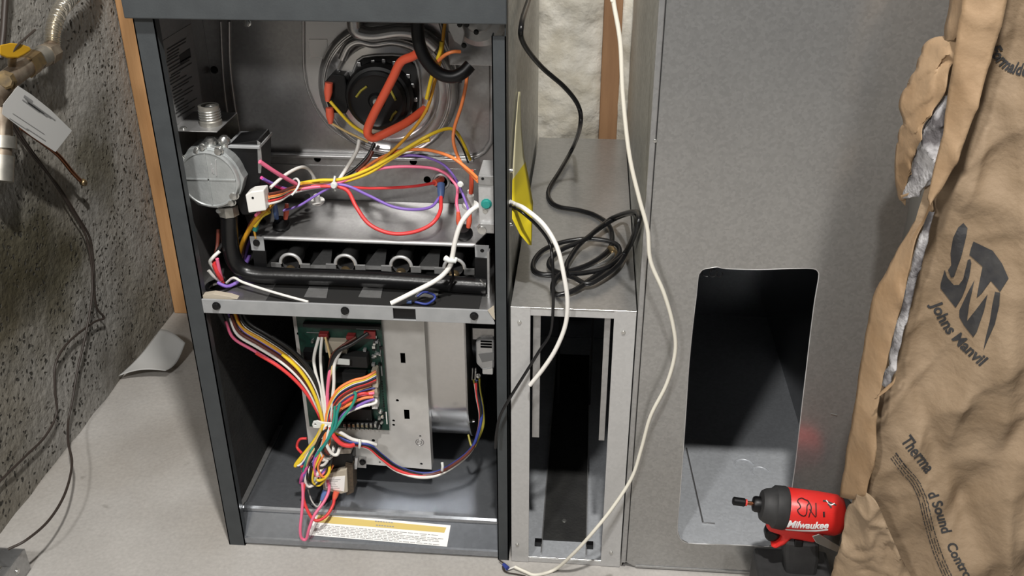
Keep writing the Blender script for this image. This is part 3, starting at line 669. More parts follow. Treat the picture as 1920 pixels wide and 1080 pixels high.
# ---- lower compartment: blower
BY, BZ, BR = .25, .235, .15
xb0, xb1 = -.30, PY(877, 700, .12).x
n = 72; prof = [(BR, a*2*PI/n) for a in range(n)]
def scroll(dr):
    y0, zc, R = .102-dr, .235, .145+dr
    p = [(y0, .43), (y0, zc+.03)]+[(y0+R-R*math.cos(t), zc-R*math.sin(t)) for t in [k*PI/2/24 for k in range(25)]]
    return p+[(.52, zc-R), (.52, .43)]
bl = G().plate(scroll(0), xb0, xb1, axis='x').out('blower_housing', 'blower_steel', FN, smooth=20); lab(bl, 'curved bright steel blower housing')
G().plate(scroll(.003), xb1-.001, xb1+.0015, axis='x').out('blower_rim', 'galv_dark', bl, smooth=20)
screw(bl, (xb1+.003, .135, .165), (1, 0, 0), r=.003)
mx = xb1+.004
mo = G().lathe([(.055, 0), (.055, .006), (.03, .008), (.03, .02)], (mx, .2, .31), (1, 0, 0), 32).out('blower_motor', 'black', FN, smooth=40)
lab(mo, 'blower motor with a grey label, behind the right flange')
q = [V(u, v, .12) for u, v in ((892, 640), (900, 636), (927, 636), (927, 690), (905, 693), (893, 680))]
mb = G().plate(q, .118, .165).out('motor_can', 'galv_bright', mo, .003)
for k in range(3):
    p0, p1 = V(901, 640+k*5.2, .117), V(922, 640+k*5.2, .117)
    G().plate(rect(p0[0], p1[0], p0[1]-.0011, p0[1]+.0011), .1165, .1181).out('vent_slot', 'hole_black', mb)
q = [V(u, v, .116) for u, v in ((897, 665), (926, 662), (926, 676), (904, 680))]
G().plate(q, .1168, .1181).out('motor_label', 'label_grey', mb)
G().box(V(886, 625, .13)[0], V(928, 625, .13)[0], .125, .17, V(900, 634, .13)[1], V(900, 612, .13)[1]).out('motor_bracket', 'galv_dark', mo, .001)
G().box(V(905, 690, .125)[0], V(925, 700, .125)[0], .12, .14, V(900, 702, .12)[1], V(900, 690, .12)[1]).out('motor_plug', 'white_plastic', mo, .0015)
for u in (886, 892): G().tube([PY(u, 690, .12), PY(u-1, 712, .12)], .0015, 6).out('motor_clip', 'screw_metal', mo, smooth=60)
screw(mo, PY(897, 704, .118), r=.003)

# ---- control plate and board
yp = .086
P2 = lambda u, v, y=yp: (PY(u, v, y).x, PY(u, v, y).z)
xl, xr = P2(550, 605)[0], P2(800, 700)[0]
holes = [circ(*P2(560, 626), .003, 10), rect(*(P2(751, 0)[0], P2(760, 0)[0]), P2(755, 681)[1], P2(755, 662)[1]), rect(P2(758, 780)[0], P2(768, 780)[0], P2(755, 786)[1], P2(755, 768)[1]),
         circ(*P2(745, 751), .0026, 10), circ(*P2(738, 789), .0024, 10), circ(*P2(738, 797), .0024, 10), circ(*P2(788, 818), .0018, 10), circ(*P2(790, 870), .0024, 10), circ(*P2(700, 826), .0028, 10), circ(*P2(712, 867), .0018, 10)]
holes[1] = rect(P2(751, 672)[0], P2(760, 672)[0], P2(755, 681)[1], P2(755, 662)[1])
zl, zr_ = P2(583, 862)[1], P2(800, 880)[1]
cp = G().plate([(xl, .4315), (xl, zl), (xr, zr_), (xr, .4315)], yp, yp+.0015, holes=holes).out('control_plate', 'plate_steel', FN)
lab(cp, 'light metal mounting plate for the control board')
G().box(xl+.02, xr-.003, yp+.012, yp+.0125, .15, .40).out('plate_backing', 'hole_black', cp)
G().plate([(xr-.0015, .4315), (xr-.0015, zr_), (xr, zr_), (xr, .4315)], yp+.0015, yp+.02).out('plate_flange', 'plate_steel', cp)
G().torus((P2(787, 829)[0], yp-.0002, P2(787, 829)[1]), (0, -1, 0), .0062, .0005, 24, 6).out('stamped_mark', 'galv_dark', cp, smooth=60)
G().torus((P2(787, 829)[0], yp-.0002, P2(787, 829)[1]), (0, -1, 0), .0035, .0005, 6, 6).out('stamped_mark', 'galv_dark', cp, smooth=60)
yb_ = yp-.006
B2 = lambda u, v, y=yb_: (PY(u, v, y).x, PY(u, v, y).z)
x0, x1 = B2(568, 700)[0], B2(722, 700)[0]; z0, z1 = B2(650, 803)[1], .405
pcb = G().box(x0, x1, yb_, yb_+.0016, z0, z1).out('control_board', 'pcb', FN, .0003)
lab(pcb, 'green printed control board full of wires and parts')
box('board_standoff', 'nylon', pcb, x0+.004, x1-.004, yb_+.0017, yp-.0002, z0+.004, z0+.01)
def comp(name, m, u0, v0, u1, v1, h, bevel=.0006, rx=0, l=None):
    a = B2(u0, v0); b = B2(u1, v1)
    o = G().box(min(a[0], b[0]), max(a[0], b[0]), yb_-h, yb_-.0001, min(a[1], b[1]), max(a[1], b[1])).out(name, m, pcb, bevel)
    if l: lab(o, l)
    return o
comp('relay', 'black', 596, 655, 616, 690, .016); comp('relay', 'black_matte', 628, 655, 694, 678, .018); comp('relay', 'black', 574, 690, 596, 720, .014)
comp('relay', 'black_matte', 632, 690, 690, 712, .012); comp('relay', 'tan_plastic', 612, 632, 654, 655, .012, l='tan relay')
comp('fuse', 'fuse_red', 600, 620, 618, 630, .01); comp('fuse', 'fuse_red', 652, 623, 668, 630, .012); comp('fuse', 'fuse_red', 683, 618, 706, 632, .006)
comp('terminal_block', 'black', 572, 650, 592, 668, .012); comp('terminal_block', 'brown_core', 575, 656, 592, 672, .010)
comp('wire_connector', 'tan_plastic', 700, 684, 713, 716, .016, l='tan wire connector'); comp('wire_connector', 'tan_plastic', 692, 716, 712, 736, .014)
comp('wire_connector', 'white_plastic', 700, 738, 712, 756, .016); comp('board_strip', 'label_grey', 712, 640, 716, 678, .002); comp('board_strip', 'label_grey', 714, 684, 718, 704, .002)
comp('board_strip', 'white_plastic', 723, 772, 727, 795, .001); comp('chip', 'black', 640, 760, 700, 784, .008); comp('terminal_strip', 'black', 642, 782, 706, 793, .012)
comp('connector_row', 'black_matte', 570, 602, 715, 614, .008); comp('board_strip', 'label_grey', 670, 611, 713, 613, .009); comp('board_strip', 'label_grey', 575, 622, 600, 623.5, .002)
for k in range(8):
    u = 646+k*8.2; p = PY(u, 798, yb_-.014)
    G().box(p.x-.0022, p.x+.0022, p.y, p.y+.008, p.z-.004, p.z+.003).out('terminal_screw', 'screw_metal', pcb, .0008)
    G().box(p.x+.0026, p.x+.0036, p.y-.002, p.y+.009, p.z-.0065, p.z+.003).out('terminal_divider', 'black', pcb)
rnd = random.Random(3)
for k in range(46):
    u, v = rnd.uniform(630, 700), rnd.uniform(640, 770)
    if k < 16: u, v = rnd.uniform(698, 716), rnd.uniform(625, 690)
    if k > 38: u, v = rnd.uniform(710, 724), rnd.uniform(770, 800)
    s = rnd.uniform(1.2, 3.4); comp('component', rnd.choice(['screw_metal', 'black', 'tan_plastic', 'black', 'label_grey', 'pcb_dark']), u-s, v-s*.8, u+s, v+s*.8, rnd.uniform(.003, .008), .0003)
for u, v, r in ((587, 638, .0028), (703, 642, .003), (714, 770, .0035), (712, 782, .003), (716, 790, .0028)):
    p = PY(u, v, yb_); G().lathe([(r, 0), (r, .004), (r*.6, .006)], p, (0, -1, 0), 12).out('capacitor', 'screw_metal', pcb, smooth=40)
for k in range(16):
    p = PY(716+.4*k, 716+k*4.6, yb_); G().lathe([(.0012, 0), (.0012, .0008)], p, (0, -1, 0), 8).out('solder_pad', 'black', pcb)
G().plate([B2(u, v, .055) for u, v in ((626, 671), (656, 674), (656, 684), (628, 682))], .0535, .056).out('cable_clamp', 'nylon', FN, .0006)
ct = G().plate([B2(u, v, .035) for u, v in ((586, 794), (588, 788.5), (596, 787), (604, 790), (634, 792), (635, 798), (604, 800), (596, 801), (588, 800))], .032, .035, holes=[circ(*B2(592, 794, .035), .0018, 10)]).out('cable_clamp', 'nylon', FN, .0006)
lab(ct, 'white plastic cable tie around the wire bundle')

# ---- transformer
T2 = lambda u, v, y=.05: (PY(u, v, y).x, PY(u, v, y).z)
tr = G().plate([T2(u, v, .045) for u, v in ((603, 890), (650, 880), (652, 923), (640, 926), (606, 918))], .045, .07).out('transformer', 'tan_plastic', FN, .001)
lab(tr, 'transformer with a pale paper label')
G().plate([T2(u, v, .044) for u, v in ((608, 896), (647, 893), (645, 922), (610, 915))], .0443, .0452).out('transformer_label', 'label_white', tr)
g = G()
for k in range(6):
    a, b = T2(613, 900+k*3, .044), T2(613+rnd.uniform(14, 30), 899+k*3.2, .044); g.add([(a[0], .0441, a[1]), (b[0], .0441, b[1]), (b[0], .0441, b[1]-.0009), (a[0], .0441, a[1]-.0009)], [(0, 1, 2, 3)])
g.out('print', 'print_grey', tr, fix=False)
G().plate([T2(u, v, .06) for u, v in ((650, 862), (664, 865), (666, 916), (652, 922))], .05, .075).out('transformer_core', 'brown_core', tr, .001)
G().plate([T2(u, v, .06) for u, v in ((614, 845), (662, 846), (663, 880), (616, 888))], .054, .08).out('transformer_coil', 'black', tr, .002)
G().plate([T2(u, v, .06) for u, v in ((612, 838), (660, 838), (660, 846), (614, 848))], .054, .08).out('transformer_core', 'zinc_tan', tr, .001)
tb = G().plate([T2(u, v, .065) for u, v in ((659, 856), (672, 855), (687, 857), (687, 877), (672, 876), (660, 877))], .0635, .066).out('transformer_bracket', 'galv', tr, .0006)
screw(tb, PY(680, 866, .0635), r=.0042, h=.004, m='black', name='bolt')
G().plate([T2(u, v, .062) for u, v in ((667, 856), (672, 856), (670, 877), (664, 877))], .058, .0635).out('bracket_fold', 'galv_bright', tr, .0005)
for (u, v, u2, v2, m) in ((631, 922, 626, 938, 'w_terminal'), (611, 920, 603, 938, 'terminal_blue')):
    p = PY(u, v, .042); q2 = PY(u2, v2, .035)
    lab(G().tube([p, (p+q2)/2, q2], [.005, .0045, .0028], 8).out('terminal', m, tr, smooth=60), 'insulated spade terminal')

# ---- wiring in the lower compartment
WL = lambda pts, c, r=.0021, y=.05: W(pts, c, r, y)
t = (608, 794, .04)
base = [(437, 580, .055), (452, 612, .05), (490, 636, .047), (530, 662, .045), (560, 690, .043), (582, 722, .042), (597, 758, .04), (606, 794, .039)]
def off(du, dv, dy=0, cut=0): return [(p[0]+du*(1-(i/(len(base)-1))**3), p[1]+dv*(1-(i/(len(base)-1))**3), p[2]+dy) for i, p in enumerate(base)][cut:]
WL(off(0, 0), 'amber', .0019); WL(off(-1, 2, -.002, 3), 'yellow', .0024); WL(off(-6, 16, .003), 'white', .0022); WL(off(-14, 22, .004), 'pink', .0022); WL(off(-10, 26, .003, 2), 'red', .0026)
WL(off(-4, 10, .004), 'brown', .0024); WL(off(8, -4, .005), 'black', .0024); WL(off(14, -8, .005), 'black', .0024); WL(off(-8, 8, .006), 'purple', .0018); WL(off(20, -6, .004, 2), 'black', .0022); WL(off(12, 4, .003, 3), 'white', .0014)
WL(off(4, 3, .007), 'brown', .0022)
for p, c, r in (([(598, 632, .068), (589, 668, .055), (591, 695, .05), (602, 738, .045), (611, 794, .04)], 'white', .0023), ([(604, 632, .068), (601, 668, .055), (604, 715, .048), (610, 755, .043), (612, 794, .04)], 'white', .0021),
                ([(610, 632, .068), (619, 668, .055), (622, 690, .05), (615, 730, .046), (613, 794, .04)], 'tan', .0018), ([(622, 676, .054), (617, 705, .048), (614, 740, .045), (614, 794, .04)], 'pink', .0026),
                ([(640, 655, .06), (627, 684, .05), (626, 720, .046), (622, 760, .042), (618, 800, .04)], 'white', .0024), ([(690, 625, .068), (660, 645, .06), (630, 662, .054), (617, 700, .05), (612, 750, .046)], 'black', .003),
                ([(668, 632, .066), (640, 650, .06), (622, 668, .054), (616, 700, .05)], 'brown', .002), ([(622, 700, .05), (616, 725, .047), (613, 760, .044), (612, 796, .042)], 'brown', .0026)): WL(p, c, r)
for k, (c, dv, du) in enumerate((('orange', -2, 0), ('yellow', 2, 2), ('blue', 6, 4), ('black', 10, 6), ('red', 13, 9), ('brown', 17, 11), ('white', 5, 3))):
    WL([(705, 698+dv*1.0, .064), (685, 709+dv*.8, .058), (660, 716+dv*.9, .052), (636, 730+dv, .046), (622, 750+dv, .042), (613+du*.5, 776+dv*.5, .04), (612+du*.4, 800, .038)], c, .0021)
for c, a in (('pink', [(702, 737), (675, 741), (655, 750), (636, 764), (622, 785), (617, 802)]), ('red', [(698, 740), (678, 738), (650, 752), (630, 768), (618, 800)]), ('orange', [(700, 744), (680, 747), (652, 760), (632, 775), (620, 802)]),
             ('yellow', [(672, 742), (655, 754), (638, 766), (622, 790), (616, 805)]), ('purple', [(702, 748), (685, 754), (665, 764), (645, 775), (626, 795)]), ('black', [(690, 755), (670, 760), (645, 772), (628, 790)]),
             ('white', [(706, 750), (703, 756), (680, 762), (655, 772), (640, 784), (628, 798)])):
    WL([(u, v, .058-.018*i/(len(a)-1)) for i, (u, v) in enumerate(a)], c, .0021)
WL([(664, 734, .045), (667, 742, .043), (660, 760, .038), (645, 780, .033), (628, 805, .028), (606, 835, .024), (592, 856, .022)], 'green', .0021)
WL([(638, 756, .036), (632, 775, .031), (628, 800, .027), (612, 828, .022), (600, 845, .02)], 'teal', .0022); WL([(628, 762, .034), (626, 785, .030), (618, 815, .026), (604, 838, .024)], 'green', .0019)
# below the tie
for c, a, r in (('yellow', [(606, 796), (598, 815), (585, 838), (565, 862), (554, 874), (556, 868), (572, 848), (592, 822), (604, 800)], .0022), ('tan', [(604, 798), (594, 825), (572, 852), (553, 872)], .002),
                ('white', [(610, 798), (603, 830), (590, 860), (578, 885), (573, 903), (580, 912), (592, 905), (604, 888)], .0024), ('orange', [(612, 800), (607, 830), (595, 858), (586, 880)], .0026),
                ('yellow', [(618, 870), (617, 885), (609, 896), (598, 901), (591, 893), (588, 876)], .0022), ('white', [(618, 800), (612, 822), (613, 835), (622, 850), (632, 852), (637, 840)], .0026),
                ('brown', [(614, 800), (608, 830), (612, 846), (622, 853), (634, 850)], .0026), ('red', [(620, 800), (626, 818), (640, 832), (655, 836), (664, 834)], .0032), ('white', [(600, 852), (604, 862), (614, 862), (606, 872), (590, 870)], .0022),
                ('black', [(612, 800), (602, 830), (588, 850), (582, 870), (596, 877), (618, 870), (622, 850)], .0022), ('black', [(616, 800), (600, 820), (590, 845), (580, 868)], .0024), ('orange', [(604, 840), (596, 862), (588, 880)], .003),
                ('pink', [(594, 835), (586, 852), (576, 868), (568, 884)], .0026), ('magenta', [(582, 862), (574, 878), (566, 895), (564, 905)], .0028), ('purple', [(580, 870), (570, 888), (565, 905)], .0026),
                ('white', [(588, 905), (596, 888), (606, 875)], .003), ('grey', [(578, 910), (590, 900), (600, 880)], .002)):
    WL([(u, v, .03-.006*math.sin(PI*i/(len(a)-1))) for i, (u, v) in enumerate(a)], c, r)
rj = random.Random(11)
tang = [[(606, 796), (598, 820), (582, 845), (568, 866), (560, 872), (572, 856), (590, 835)], [(612, 798), (604, 826), (594, 850), (584, 876), (582, 898), (592, 906), (604, 894), (612, 874)], [(616, 798), (610, 822), (606, 846), (616, 858), (628, 850), (630, 834)],
        [(620, 800), (614, 828), (600, 850), (592, 872), (598, 890), (610, 886), (618, 868)], [(608, 798), (600, 818), (590, 842), (580, 862), (574, 884), (578, 904), (588, 908)]]
for k in range(15):
    a = tang[k % 5]; du, dv = rj.uniform(-6, 6), rj.uniform(-5, 5)
    WL([(u+du*min(1, i/2)+rj.uniform(-1.5, 1.5), v+dv*min(1, i/2), .036-.014*math.sin(PI*i/(len(a)-1))+rj.uniform(-.003, .003)) for i, (u, v) in enumerate(a)], ['white', 'yellow', 'black', 'orange', 'brown', 'red', 'black', 'white', 'pink', 'tan', 'blue', 'black', 'white', 'purple', 'green'][k], .0016)
for k in range(9):      # thinner wires filling the bundle above the tie
    WL([(p[0]+(k-4)*1.6, p[1]-(k-4)*1.2, p[2]+.006) for p in off(2, 6)], ['black', 'brown', 'white', 'black', 'purple', 'yellow', 'red', 'black', 'white'][k], .0013)
for k in range(8):
    dv = k*3.2-8; WL([(700+rj.uniform(-4, 4), 722+dv, .066), (676, 729+dv, .058), (650, 741+dv*.9, .05), (630, 760+dv*.7, .045), (619, 785+dv*.3, .042), (614, 800, .04)], ['black', 'white', 'red', 'tan', 'blue', 'brown', 'orange', 'black'][k], .0014)
WL([(575, 822, .05), (562, 824, .05), (557, 838, .05), (566, 850, .04)], 'red', .002)
WL([(567, 905, .02), (568, 930, .012), (566, 960, .002), (563, 990, -.006), (565, 1008, -.008), (574, 1011, -.008), (580, 990, -.006), (590, 965, .002), (608, 940, .02), (617, 918, .035), (614, 900, .042)], 'pink', .0022)
WL([(570, 908, .02), (569, 935, .012), (578, 960, .004), (588, 974, .0), (600, 975, .002), (614, 965, .012), (624, 948, .025), (627, 936, .035)], 'red', .0023)
WL([(578, 918, .04), (584, 938, .03), (595, 950, .025), (603, 938, .035)], 'grey', .0012)
bb0 = [(618, 802), (632, 818), (655, 830), (690, 836), (715, 856), (745, 878), (785, 890), (820, 887), (855, 868), (884, 842), (898, 806), (902, 775), (896, 740), (893, 715)]
for k, (c, dv) in enumerate((('white', 5), ('red', 3), ('black', -1), ('blue', -3), ('brown', 0), ('yellow', -6), ('orange', -4))):
    cut = 4 if c in ('yellow', 'orange') else len(bb0)
    pts = [(u-(dv*.3), v+dv*(.9 if i > 3 else .7), .045+.012*math.sin(i*.8+k)*.3+(.05*max(0, i-6)/7)) for i, (u, v) in enumerate(bb0)][:cut]
    if cut == 4: pts += [(676, 836+dv*.2, .05)]
    WL(pts, c, .0023)
WL([(620, 802, .04), (640, 812, .04), (662, 824, .042), (690, 829, .045), (705, 834, .05)], 'white', .0026)
WL([(888, 712, .12), (893, 735, .12), (905, 770, .115), (904, 800, .11), (892, 830, .1), (884, 836, .098), (878, 815, .11)], 'olive', .0016)
WL([(899, 708, .12), (900, 730, .12), (906, 765, .115), (906, 800, .11), (890, 838, .10)], 'olive', .0016)
for u, v in ((674, 831), (829, 874)):
    G().tube([PY(u, v-7, .04), PY(u+1, v, .036), PY(u, v+8, .04)], .0022, 8).out('zip_tie', 'nylon', FN, smooth=60)

# ================================================================== FILTER RACK
FX0, FX1, FZ, FY1 = .0045, .1715, .4525, .674
FR = thing('filter_rack', 'tall narrow galvanized filter rack standing open beside the furnace', 'filter rack', ((FX0+FX1)/2, .3, 0))
sl = PY(993, 820, 0).x; sr0, sr1 = PY(1143, 592, 0).x, PY(1134, 1050, 0).x
sr = .5*(sr0+sr1)
for nm, a, b in (('left_stile', FX0, sl), ('right_stile', sr, FX1)):
    g = G().box(a, b, -.002, 0, .001, FZ); lab(g.out(nm, 'galv_bright', FR, .0004), 'flat metal front stile')
G().box(sl-.001, sr+.001, -.001, .0006, .4405, FZ).out('header', 'galv_bright', FR, .0004)
G().box(sl-.001, sr+.001, -.001, .002, .001, .009).out('bottom_rail', 'galv_bright', FR, .0004)
lab(G().tube([(FX0, -.001, FZ), (FX1, -.001, FZ)], .0012, 8).out('folded_edge', 'screw_metal', FR, smooth=60), 'bright folded top edge')
lab(G().tube([(sl, .0005, .0095), (sr, .0005, .0095)], .0013, 8).out('folded_edge', 'screw_metal', FR, smooth=60), 'bright folded bottom edge')
box('top_panel', 'galv', FR, FX0, FX1, 0, FY1, FZ-.0014, FZ, 0)
box('left_panel', 'duct_inner', FR, FX0, FX0+.0012, 0, FY1, .001, FZ-.0014, 0)
box('right_panel', 'duct_inner', FR, FX1-.0012, FX1, 0, FY1, .001, FZ-.0014, 0)
box('back_panel', 'duct_inner', FR, FX0, FX1, FY1-.0012, FY1, .001, FZ-.0014, 0)
box('bottom_panel', 'duct_floor', FR, FX0+.0012, FX1-.0012, 0, FY1-.002, .001, .0035, 0)
lab(box('filter_pad', 'liner', FR, FX0+.046, FX1-.052, .045, .6, .0036, .006), 'dark coarse pad on the rack floor')
for x in (FX0+.045, FX1-.052): box('slide_rail', 'galv', FR, x-.0008, x+.0008, .012, .62, .0036, .009, 0)
box('inner_flange', 'galv', FR, sl+.003, sl+.013, .012, .0135, .23, .4395, 0); box('inner_flange', 'galv', FR, sr-.012, sr-.004, .012, .0135, .23, .4395, 0)
box('rail_stop', 'black', FR, FX0+.034, FX0+.045, .03, .04, .0036, .012); box('rail_stop', 'black', FR, FX1-.052, FX1-.041, .03, .04, .0036, .012)
for (x0_, x1_, z0_, z1_) in ((.058, .062, .02, .40), (.118, .122, .02, .40), (.058, .122, .40, .404)): box('inner_frame', 'black_matte', FR, x0_, x1_, .40, .402, z0_, z1_, 0)
for u, v in ((974, 604), (970, 1021), (1169, 623), (1146, 1036)): screw(FR, PY(u, v, -.002), r=.0024, h=.002)
p = PZ(1058, 977, .006); screw(FR, (p.x, p.y, .0062), (0, 0, 1), r=.003, h=.002)

# ================================================================== RETURN PLENUM
PX0, PX1, PD, PH = .1735, .492, .70, 1.25
PL = thing('return_air_plenum', 'tall galvanized sheet metal duct with a rough rectangular opening cut in its front', 'duct', ((PX0+PX1)/2, .35, 0))
hp = [(1330, 502), (1345, 500), (1360, 503), (1420, 505), (1480, 503), (1522, 503), (1532, 507), (1535, 518), (1528, 560), (1520, 620), (1512, 690), (1505, 750), (1497, 820), (1490, 880), (1478, 960), (1468, 1012), (1440, 1024), (1400, 1022), (1340, 1020),
      (1292, 1018), (1276, 1010), (1270, 992), (1274, 940), (1280, 860), (1286, 770), (1292, 680), (1300, 600), (1306, 550), (1310, 515), (1318, 505)]
hole = [(PY(u, v, 0).x, PY(u, v, 0).z) for u, v in hp]
bot = [(PX0+.006, .012), (PX0+.022, .003), (PX1, .003), (PX1, PH), (PX0+.006, PH)]
fp = G().plate(bot, -.0012, .0, holes=[hole]).out('front_panel', 'galv_plenum', PL); lab(fp, 'dull galvanized front with a rough cut opening')
G().tube(spline([Vector((x, -.0006, z)) for x, z in hole+[hole[0]]], 3), .0008, 6).out('cut_edge', 'galv_bright', fp, smooth=60)
box('inner_left_panel', 'duct_inner', PL, PX0+.0012, PX0+.002, .004, PD, .058, PH, 0); box('left_panel', 'galv_side', PL, PX0, PX0+.0012, 0.0, PD, .004, PH, 0); box('right_panel', 'duct_inner', PL, PX1-.0012, PX1, 0.0005, PD, .004, PH, 0)
box('back_panel', 'duct_inner', PL, PX0, PX1, PD-.001, PD, .004, PH, 0); box('top_panel', 'duct_inner', PL, PX0, PX1, 0, PD, PH-.001, PH, 0)  # the duct's top is unseen, added to keep the inside dark
box('bottom_panel', 'duct_floor', PL, PX0+.001, PX1-.001, .0, PD-.001, .055, .057, 0)
lab(box('corner_seam', 'galv', PL, PX0-.0005, PX0+.0068, -.004, .004, .012, PH, .0012), 'raised vertical corner seam')
box('seam_gap', 'black_matte', PL, PX0+.0069, PX0+.0080, -.0022, -.0005, .014, PH, 0); box('bottom_hem', 'galv', PL, PX0+.022, PX1, -.003, -.0012, .003, .007, .0005)
a, b, c = PZ(1287, 840, .058), PZ(1318, 980, .058), PZ(1340, 982, .058)
G().tube([a, b, c], .0014, 6).out('floor_seam', 'galv_dark', PL, smooth=60)
for u, v, r in ((1395, 872, .016), (1425, 885, .014)):
    p = PZ(u, v, .0575); G().torus((p.x, p.y, .0568), (0, 0, 1), r, .0016, 24, 8, 0, PI*1.1, (1, .2, 0)).out('floor_dent', 'duct_floor', PL, smooth=60)
# curled metal shavings at the corner of the cut
for k in range(3):
    p = PY(1325+k*12, 510+k*2, .004)
    G().torus(p, (.2, -1, .3), .006-.001*k, .0008, 20, 6, k, k+5, (1, 0, 0)).out('metal_burr', 'black', fp, smooth=60)
screw(PL, PY(1228, 264, -.004), r=.002, h=.001); 
G().tube([PY(1558, 776, -.0015), PY(1570, 779, -.0015)], .0008, 6).out('scratch_mark', 'screw_metal', fp, smooth=60)

# ================================================================== CABLES
def cable(name, pts, r, m, label, cat='cable', n=10):
    return tag(G().tube(spline(pts, 8), r, n).out(name, m, None, smooth=60), label, cat)
zt = FZ+.0042
def T(u, v, h=0):
    p = PZ(u, v, zt+h)
    return p if p.x < .1675 else PX(u, v, .1675)
bc = [PX(1002, -40, .012)+Vector((.03, -.02, .55)), PX(1002, -40, .012)+Vector((.01, -.01, .2)), PX(1002, -40, .012), PX(991, 0, .010), PX(978, 45, .009), PX(981, 80, .010), PY(1015, 125, .24), PY(1060, 165, .30), PY(1085, 200, .34), PY(1088, 235, .36), T(1075, 275, .02), T(1050, 320, .005), T(1029, 355), T(1032, 376), T(1050, 388), T(1085, 394), T(1115, 403), T(1140, 420, .004), T(1148, 445, .005), T(1140, 470, .004), T(1105, 495), T(1060, 510), T(1025, 515),
      T(1003, 508), T(1001, 490), T(1020, 468, .002), T(1060, 453, .006), T(1110, 448, .009), T(1150, 455, .008), T(1162, 470, .004)]
bc2 = [T(1162, 470, .004), T(1150, 490, .008), T(1110, 522, .006), T(1075, 545, .003), T(1045, 552), T(1036, 540), T(1042, 522, .006), T(1060, 505, .008), T(1065, 490, .008), T(1085, 460, .01), T(1115, 435, .012), T(1150, 412, .016), T(1175, 402, .02), T(1190, 402, .022), T(1193, 425, .02), T(1180, 460, .014), T(1160, 495, .01), T(1125, 522, .008), T(1100, 532, .006), T(1075, 520, .008), T(1045, 510, .007), T(1030, 500, .004), T(1033, 485, .006), T(1055, 467, .009), T(1095, 450, .014), T(1120, 430, .017), T(1150, 408, .02), T(1192, 397, .026), T(1196, 420, .022), T(1175, 470, .016), T(1140, 500, .012), T(1100, 511, .01), T(1065, 514, .012)]
pc_ = thing('extension_cable', 'glossy black power cord coiled on top of the filter rack', 'cord', (T(1100, 500).x, T(1100, 500).y, FZ))
G().tube(spline(bc+bc2[1:], 8), .0036, 10).out('cord', 'cable_black', pc_, smooth=60)
p0, p1, p2 = T(1142, 465, .006), T(1150, 478, .006), T(1118, 493, .004)
lab(G().tube([p0, T(1148, 468, .006), T(1152, 474, .006)], [.004, .0055, .005], 12).out('plug', 'brass', pc_, smooth=60), 'shiny metal plug end')
G().tube([T(1150, 476, .005), T(1137, 488, .005), T(1120, 495, .003)], [.0028, .0024, .001], 8).out('plug_prong', 'screw_metal', pc_, smooth=60)
# black control cable dropping over the rack front
yk = -.006
ctl = [PX(957, 386, 0.0025), PY(966, 391, .03), PY(980, 399, .015), PY(1008, 424, .012), PY(1030, 455, .01), PY(1036, 490, -.004), PY(1037, 540, -.009), PY(1037, 580, -.009), PY(1032, 625, -.009), PY(1010, 660, -.012), PY(985, 700, -.014), PY(955, 748, -.017), PY(938, 780, -.017), PY(931, 812, -.017), PY(929, 840, -.017)]
cable('control_cable', ctl, .0021, 'cable_black', 'thin black cable running from furnace side down across the filter rack front')
cable('power_cable', [PX(956, 378, .001), PY(966, 383, .035), PY(985, 392, .012), PY(1020, 422, .0), PY(1045, 465, -.01), PY(1058, 520, -.018), PY(1064, 565, -.02), PY(1060, 610, -.02), PY(1042, 655, -.02), PY(1018, 692, -.018), PY(994, 722, -.015)], .0030, 'cable_white', 'short white cable poking out of the furnace side with a cut end')
lv = [PY(1150, -40, -.03)+Vector((-.01, .02, .6)), PY(1150, -40, -.03)+Vector((-.003, .005, .25)), PY(1150, -40, -.03), PY(1150, 0, -.03), PY(1163, 80, -.03), PY(1168, 180, -.03), PY(1180, 290, -.03), PY(1198, 370, -.03), PY(1214, 430, -.03), PY(1220, 490, -.03), PY(1245, 550, -.03), PY(1262, 610, -.028), PY(1266, 660, -.026), PY(1250, 720, -.024), PY(1220, 780, -.022), PY(1203, 840, -.02), PY(1185, 895, -.022), PY(1150, 950, -.03), PY(1110, 1000, -.04), PY(1075, 1038, -.036), PZ(1040, 1068, .006), PZ(1005, 1078, .004), PZ(985, 1072, .004), PZ(965, 1063, .006)]
wv = thing('thermostat_cable', 'long thin ivory cable hanging in front of the plenum down to the floor', 'cable', tuple(PZ(1005, 1078, 0)))
G().tube(spline(lv, 8), .0026, 10).out('sheath', 'cable_ivory', wv, smooth=60)
lab(G().tube(spline([PZ(965, 1063, .006), PZ(957, 1066, .005), PZ(953, 1068, .005)], 4), .0012, 6).out('conductor', 'cable_white', wv, smooth=60), 'bare stripped conductor')
lab(G().tube([PZ(944, 1058, .008), PZ(952, 1066, .008)], [.0028, .0036], 10).out('wire_nut', 'w_blue', wv, smooth=60), 'dark blue splice connector')
G().tube(spline([PZ(936, 1050, .006), PZ(944, 1056, .008)], 4), .0012, 6).out('conductor', 'cable_brown', wv, smooth=60)
G().tube(spline([PZ(942, 1062, .005), PZ(945, 1070, .003), PZ(953, 1074, .003), PZ(965, 1076, .003), PZ(985, 1080, .003)], 5), .0011, 6).out('conductor', 'cable_brown', wv, smooth=60)

